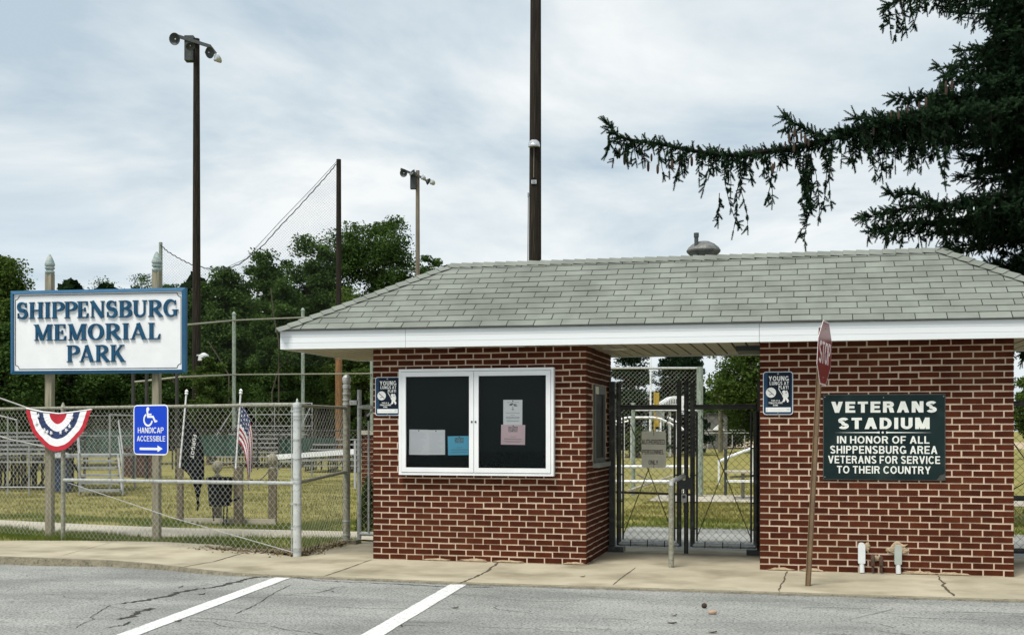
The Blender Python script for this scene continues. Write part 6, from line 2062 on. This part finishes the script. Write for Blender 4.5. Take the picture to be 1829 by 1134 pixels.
# general whorls round the trunk
for k in range(230):
    zc = 3.0 + 6.8 * ((k * .618) % 1.0)
    az = rg.uniform(0, 2 * PI)
    ln = rg.uniform(1.1, 2.15)
    if 4.6 < zc < 5.1 or zc < 3.9: ln *= rg.uniform(.95, 1.25)
    dv = Vector((math.cos(az), math.sin(az), 0))
    o = TB + Z3 * zc
    branch([o, o + dv * ln * .4 - Z3 * .05, o + dv * ln * .75 - Z3 * .22, o + dv * ln - Z3 * .20], .04, HD(.1, .42, .25), dens=1.0, up=.4, wid=.75, skip=.12)
a0_ = math.atan2(-LAT.y, -LAT.x)
for k in range(110):                     # the crowded side that leans over the gatehouse
    zc = 3.3 + 5.6 * ((k * .618 + .3) % 1.0)
    az = a0_ + rg.uniform(-1.1, 1.1)
    ln = rg.uniform(.9, 1.75)
    dv = Vector((math.cos(az), math.sin(az), 0))
    o = TB + Z3 * zc
    branch([o, o + dv * ln * .4 - Z3 * .05, o + dv * ln * .75 - Z3 * .22, o + dv * ln - Z3 * .20], .035, HD(.12, .5, .3), dens=1.0, up=.5, wid=.8, skip=.1)
limbs.build('limbs', M['spruce_bark'], spr)
sp = np.array(sh_p); sdv = np.array(sh_d); slen = np.array(sh_l) * 1.18
sdv /= np.linalg.norm(sdv, axis=1, keepdims=True)
ref = np.where(np.abs(sdv[:, 2:3]) > .9, np.array([[1., 0, 0]]), np.array([[0, 0, 1.]]))
b1 = np.cross(sdv, ref); b1 /= np.linalg.norm(b1, axis=1, keepdims=True)
b2 = np.cross(sdv, b1)
S = slen[:, None, None]
rad = 1.0
V = sp[:, None, :] + S * (TPL[None, :, 0:1] * sdv[:, None, :]) + (.55 * np.minimum(S, .15) + .055) * 1.5 * (TPL[None, :, 1:2] * b1[:, None, :] + TPL[None, :, 2:3] * b2[:, None, :])
nS_ = len(sp); nv = len(TPL)
Fc = (np.arange(nS_) * nv)[:, None, None] + TF[None]
npmesh('foliage', V.reshape(-1, 3), Fc.reshape(-1, 3), M['needle'], spr)


# cones hanging under the long branch
for k, (x_, y_) in enumerate(((1100, 268), (1107, 276), (1114, 282), (1122, 272), (1130, 284), (1140, 276), (1152, 296), (1163, 288), (1176, 300), (1200, 290), (1215, 282), (1232, 288), (1377, 304), (1384, 296), (1404, 236), (1410, 246), (1416, 240), (1422, 252),
                              (1430, 246), (1436, 256), (1444, 250), (1405, 258), (1418, 264), (1592, 202), (1606, 208), (1620, 198), (1636, 190), (1656, 186), (1690, 160), (1698, 156), (1686, 152), (1560, 236))):
    q = P(x_ + rg.normal() * 3, y_ + rg.normal() * 3, 16.25 + rg.normal() * .12); sc_ = rg.uniform(.7, 1.05)
    MB().lathe(q, [(r0_ * sc_, h0_ * sc_) for r0_, h0_ in ((.004, -.075), (.014, -.062), (.019, -.03), (.020, .02), (.015, .055), (.005, .07))], n=8).build('cone', M['cone'], spr)

# ------------------------------------------------------------------ grass
def blades(name, polys, hmin, hmax, m, seed, wd=.006, z=-.03):
    rg = np.random.default_rng(seed)
    Vs = []
    for (x0, y0, x1, y1, n_, test) in polys:
        x = rg.uniform(x0, x1, n_); y = rg.uniform(y0, y1, n_)
        # clumpy
        keep = (np.sin(x * 3.1 + 1.3 * np.sin(y * 2.7)) + np.sin(y * 4.3 + x) + rg.normal(0, .9, n_)) > -.6
        if test is not None: keep &= test(x, y)
        x, y = x[keep], y[keep]
        k = len(x)
        h = rg.uniform(hmin, hmax, k) * (1 + .35 * np.sin(x * 2.1) * np.sin(y * 1.7)); a = rg.uniform(0, 2 * PI, k)
        ln = h * rg.uniform(.1, .9, k); b = rg.uniform(0, 2 * PI, k)
        ww = wd * rg.uniform(.7, 1.4, k)
        p0 = np.stack([x - np.cos(a) * ww, y - np.sin(a) * ww, np.full(k, z)], 1)
        p1 = np.stack([x + np.cos(a) * ww, y + np.sin(a) * ww, np.full(k, z)], 1)
        p2 = np.stack([x + np.cos(b) * ln, y + np.sin(b) * ln, z + h], 1)
        Vs.append(np.stack([p0, p1, p2], 1).reshape(-1, 3))
    V = np.concatenate(Vs)
    Fc = np.arange(len(V)).reshape(-1, 3)
    props(npmesh(name, V, Fc, m), kind='stuff')


def poly_test(pg):
    pg = np.array(pg)

    def f(x, y):
        ins = np.zeros(len(x), bool)
        j = len(pg) - 1
        for i in range(len(pg)):
            c_ = ((pg[i, 1] > y) != (pg[j, 1] > y)) & (x < (pg[j, 0] - pg[i, 0]) * (y - pg[i, 1]) / (pg[j, 1] - pg[i, 1] + 1e-9) + pg[i, 0])
            ins ^= c_; j = i
        return ins
    return f


strip = poly_test([(-14, 14.5), (-10.55, 13.62), (-9.4, 13.92), (-8.25, 14.0), (-7.34, 13.8), (-6.9, 13.6), (-6.2, 13.9), (-5.9, 14.3), (-5.86, 15.05), (-7.4, 15.0), (-8.88, 14.66), (-10.4, 15.0), (-12, 15.45), (-14.5, 16.0)])
blades('green_grass', [(-14, 13.5, -5.85, 16, 60000, strip)], .04, .12, M['blade_green'], 91, wd=.0045)
path_top = lambda x, y: y > np.interp(x, [-30, -18, -13, -11, -9.3, -8, -4.7], [20.5, 18.2, 16.9, 16.45, 16.2, 16.24, 16.3]) + .04
blades('green_grass', [(-18, 16.1, -4.9, 18.0, 40000, path_top)], .03, .085, M['blade_green'], 92, wd=.005)
blades('dry_grass', [(-20, 17.2, -4.6, 33, 70000, path_top)], .025, .07, M['blade'], 93, wd=.007)
blades('dry_grass', [(-3.2, 19.6, 3.5, 24.8, 26000, None), (-4, 27.7, 4, 36, 14000, None)], .025, .07, M['blade'], 94, wd=.006)
blades('green_grass', [(-3.2, 17.7, 3.5, 20.2, 16000, lambda x, y: y > 18.05)], .025, .075, M['blade_green'], 95, wd=.005)
blades('green_grass', [(3.2, 17.7, 9, 24, 9000, None)], .03, .08, M['blade_green'], 96, wd=.006)

# weeds and litter along the foot of the fence
rg = np.random.default_rng(99)
pts = []
for k in range(900):
    f = rg.uniform(0, 1)
    q = E0.lerp(Vector((-7.4, 13.35, 0)), f) + Vector((rg.normal() * .12, rg.normal() * .12 + .12, 0)); pts.append((q.x, q.y, -.015 + abs(rg.normal()) * .012))
for k in range(500):
    q = E0.lerp(GP, rg.uniform(0, 1)) + Vector((rg.normal() * .07 - .04, 0, 0)); pts.append((q.x, q.y, .004 + abs(rg.normal()) * .02))
V, Fc = leaves(np.array(pts), .05, rg, flat=1.2)
props(npmesh('leaf_litter', V, Fc, M['soil']), kind='stuff')

# ------------------------------------------------------------------ cones and leaves lying on the asphalt and the pavement
def lying_cone(label, x, y, m, ln, rz, rr):
    q = G(x, y, -.012 + rr * .9)
    o = MB().lathe(q, [(rr * .2, -ln / 2), (rr * .8, -ln * .36), (rr, -ln * .1), (rr * .95, ln * .15), (rr * .65, ln * .38), (rr * .15, ln / 2)], n=10, ax=(math.cos(rz), math.sin(rz), .12)).build('pine_cone', m, origin=q)
    props(o, label, 'pine cone', 'pine cones on the asphalt')


lying_cone('round black pine cone seen end on, on the asphalt', 1258, 1081, M['deadleaf'], .05, 1.4, .024)
lying_cone('pale tan pine cone beside the black cone on the asphalt', 1273, 1093, M['cone_pale'], .075, .25, .018)


def lying_leaf(label, x, y, ln, rz, z):
    q = G(x, y, z)
    n_ = 6
    vs = []
    a = Vector((math.cos(rz), math.sin(rz), 0)); b = Vector((-math.sin(rz), math.cos(rz), 0))
    for i in range(n_ + 1):
        f = i / n_; wv = math.sin(PI * min(1, max(0, f * .96 + .02))) * ln * .28
        for s_ in (-1, 0, 1):
            vs.append(q + a * (f - .5) * ln + b * s_ * wv + Z3 * (.004 + .007 * (2 * f - 1) ** 2 + abs(s_) * .008 * f))
    fs = [(3 * i + j, 3 * i + j + 1, 3 * i + j + 4, 3 * i + j + 3) for i in range(n_) for j in (0, 1)]
    props(MB().add(vs, fs).build('dead_leaf', M['deadleaf'], origin=q), label, 'leaf', 'dead leaves on the ground')


for label, x, y, ln, rz, z in (('curled dark leaf on the asphalt right of the second white line', 812, 1086, .065, .2, -.012), ('dark leaf on the asphalt left of the first white line', 322, 1049, .06, .8, -.03),
                               ('dark leaf touching the left side of the first white line', 360, 1062, .07, .1, -.02), ('small dark leaf on the pavement before the double gate', 1040, 1030, .06, .1, 0),
                               ('curled dark leaf on the asphalt, left of both pine cones', 1204, 1100, .05, .4, -.012), ('flat dark leaf nearest the bottom edge, left of the pine cones', 1200, 1113, .08, -.2, -.012),
                               ('dark leaf on the asphalt at the bottom edge below the cones', 1272, 1130, .07, .1, -.012), ('dark leaf at the bottom edge near the end of the first white line', 318, 1110, .06, .2, -.012),
                               ('dark leaf at the right rear corner of the left booth', 1072, 989, .06, .3, 0)):
    lying_leaf(label, x, y, ln, rz, z)
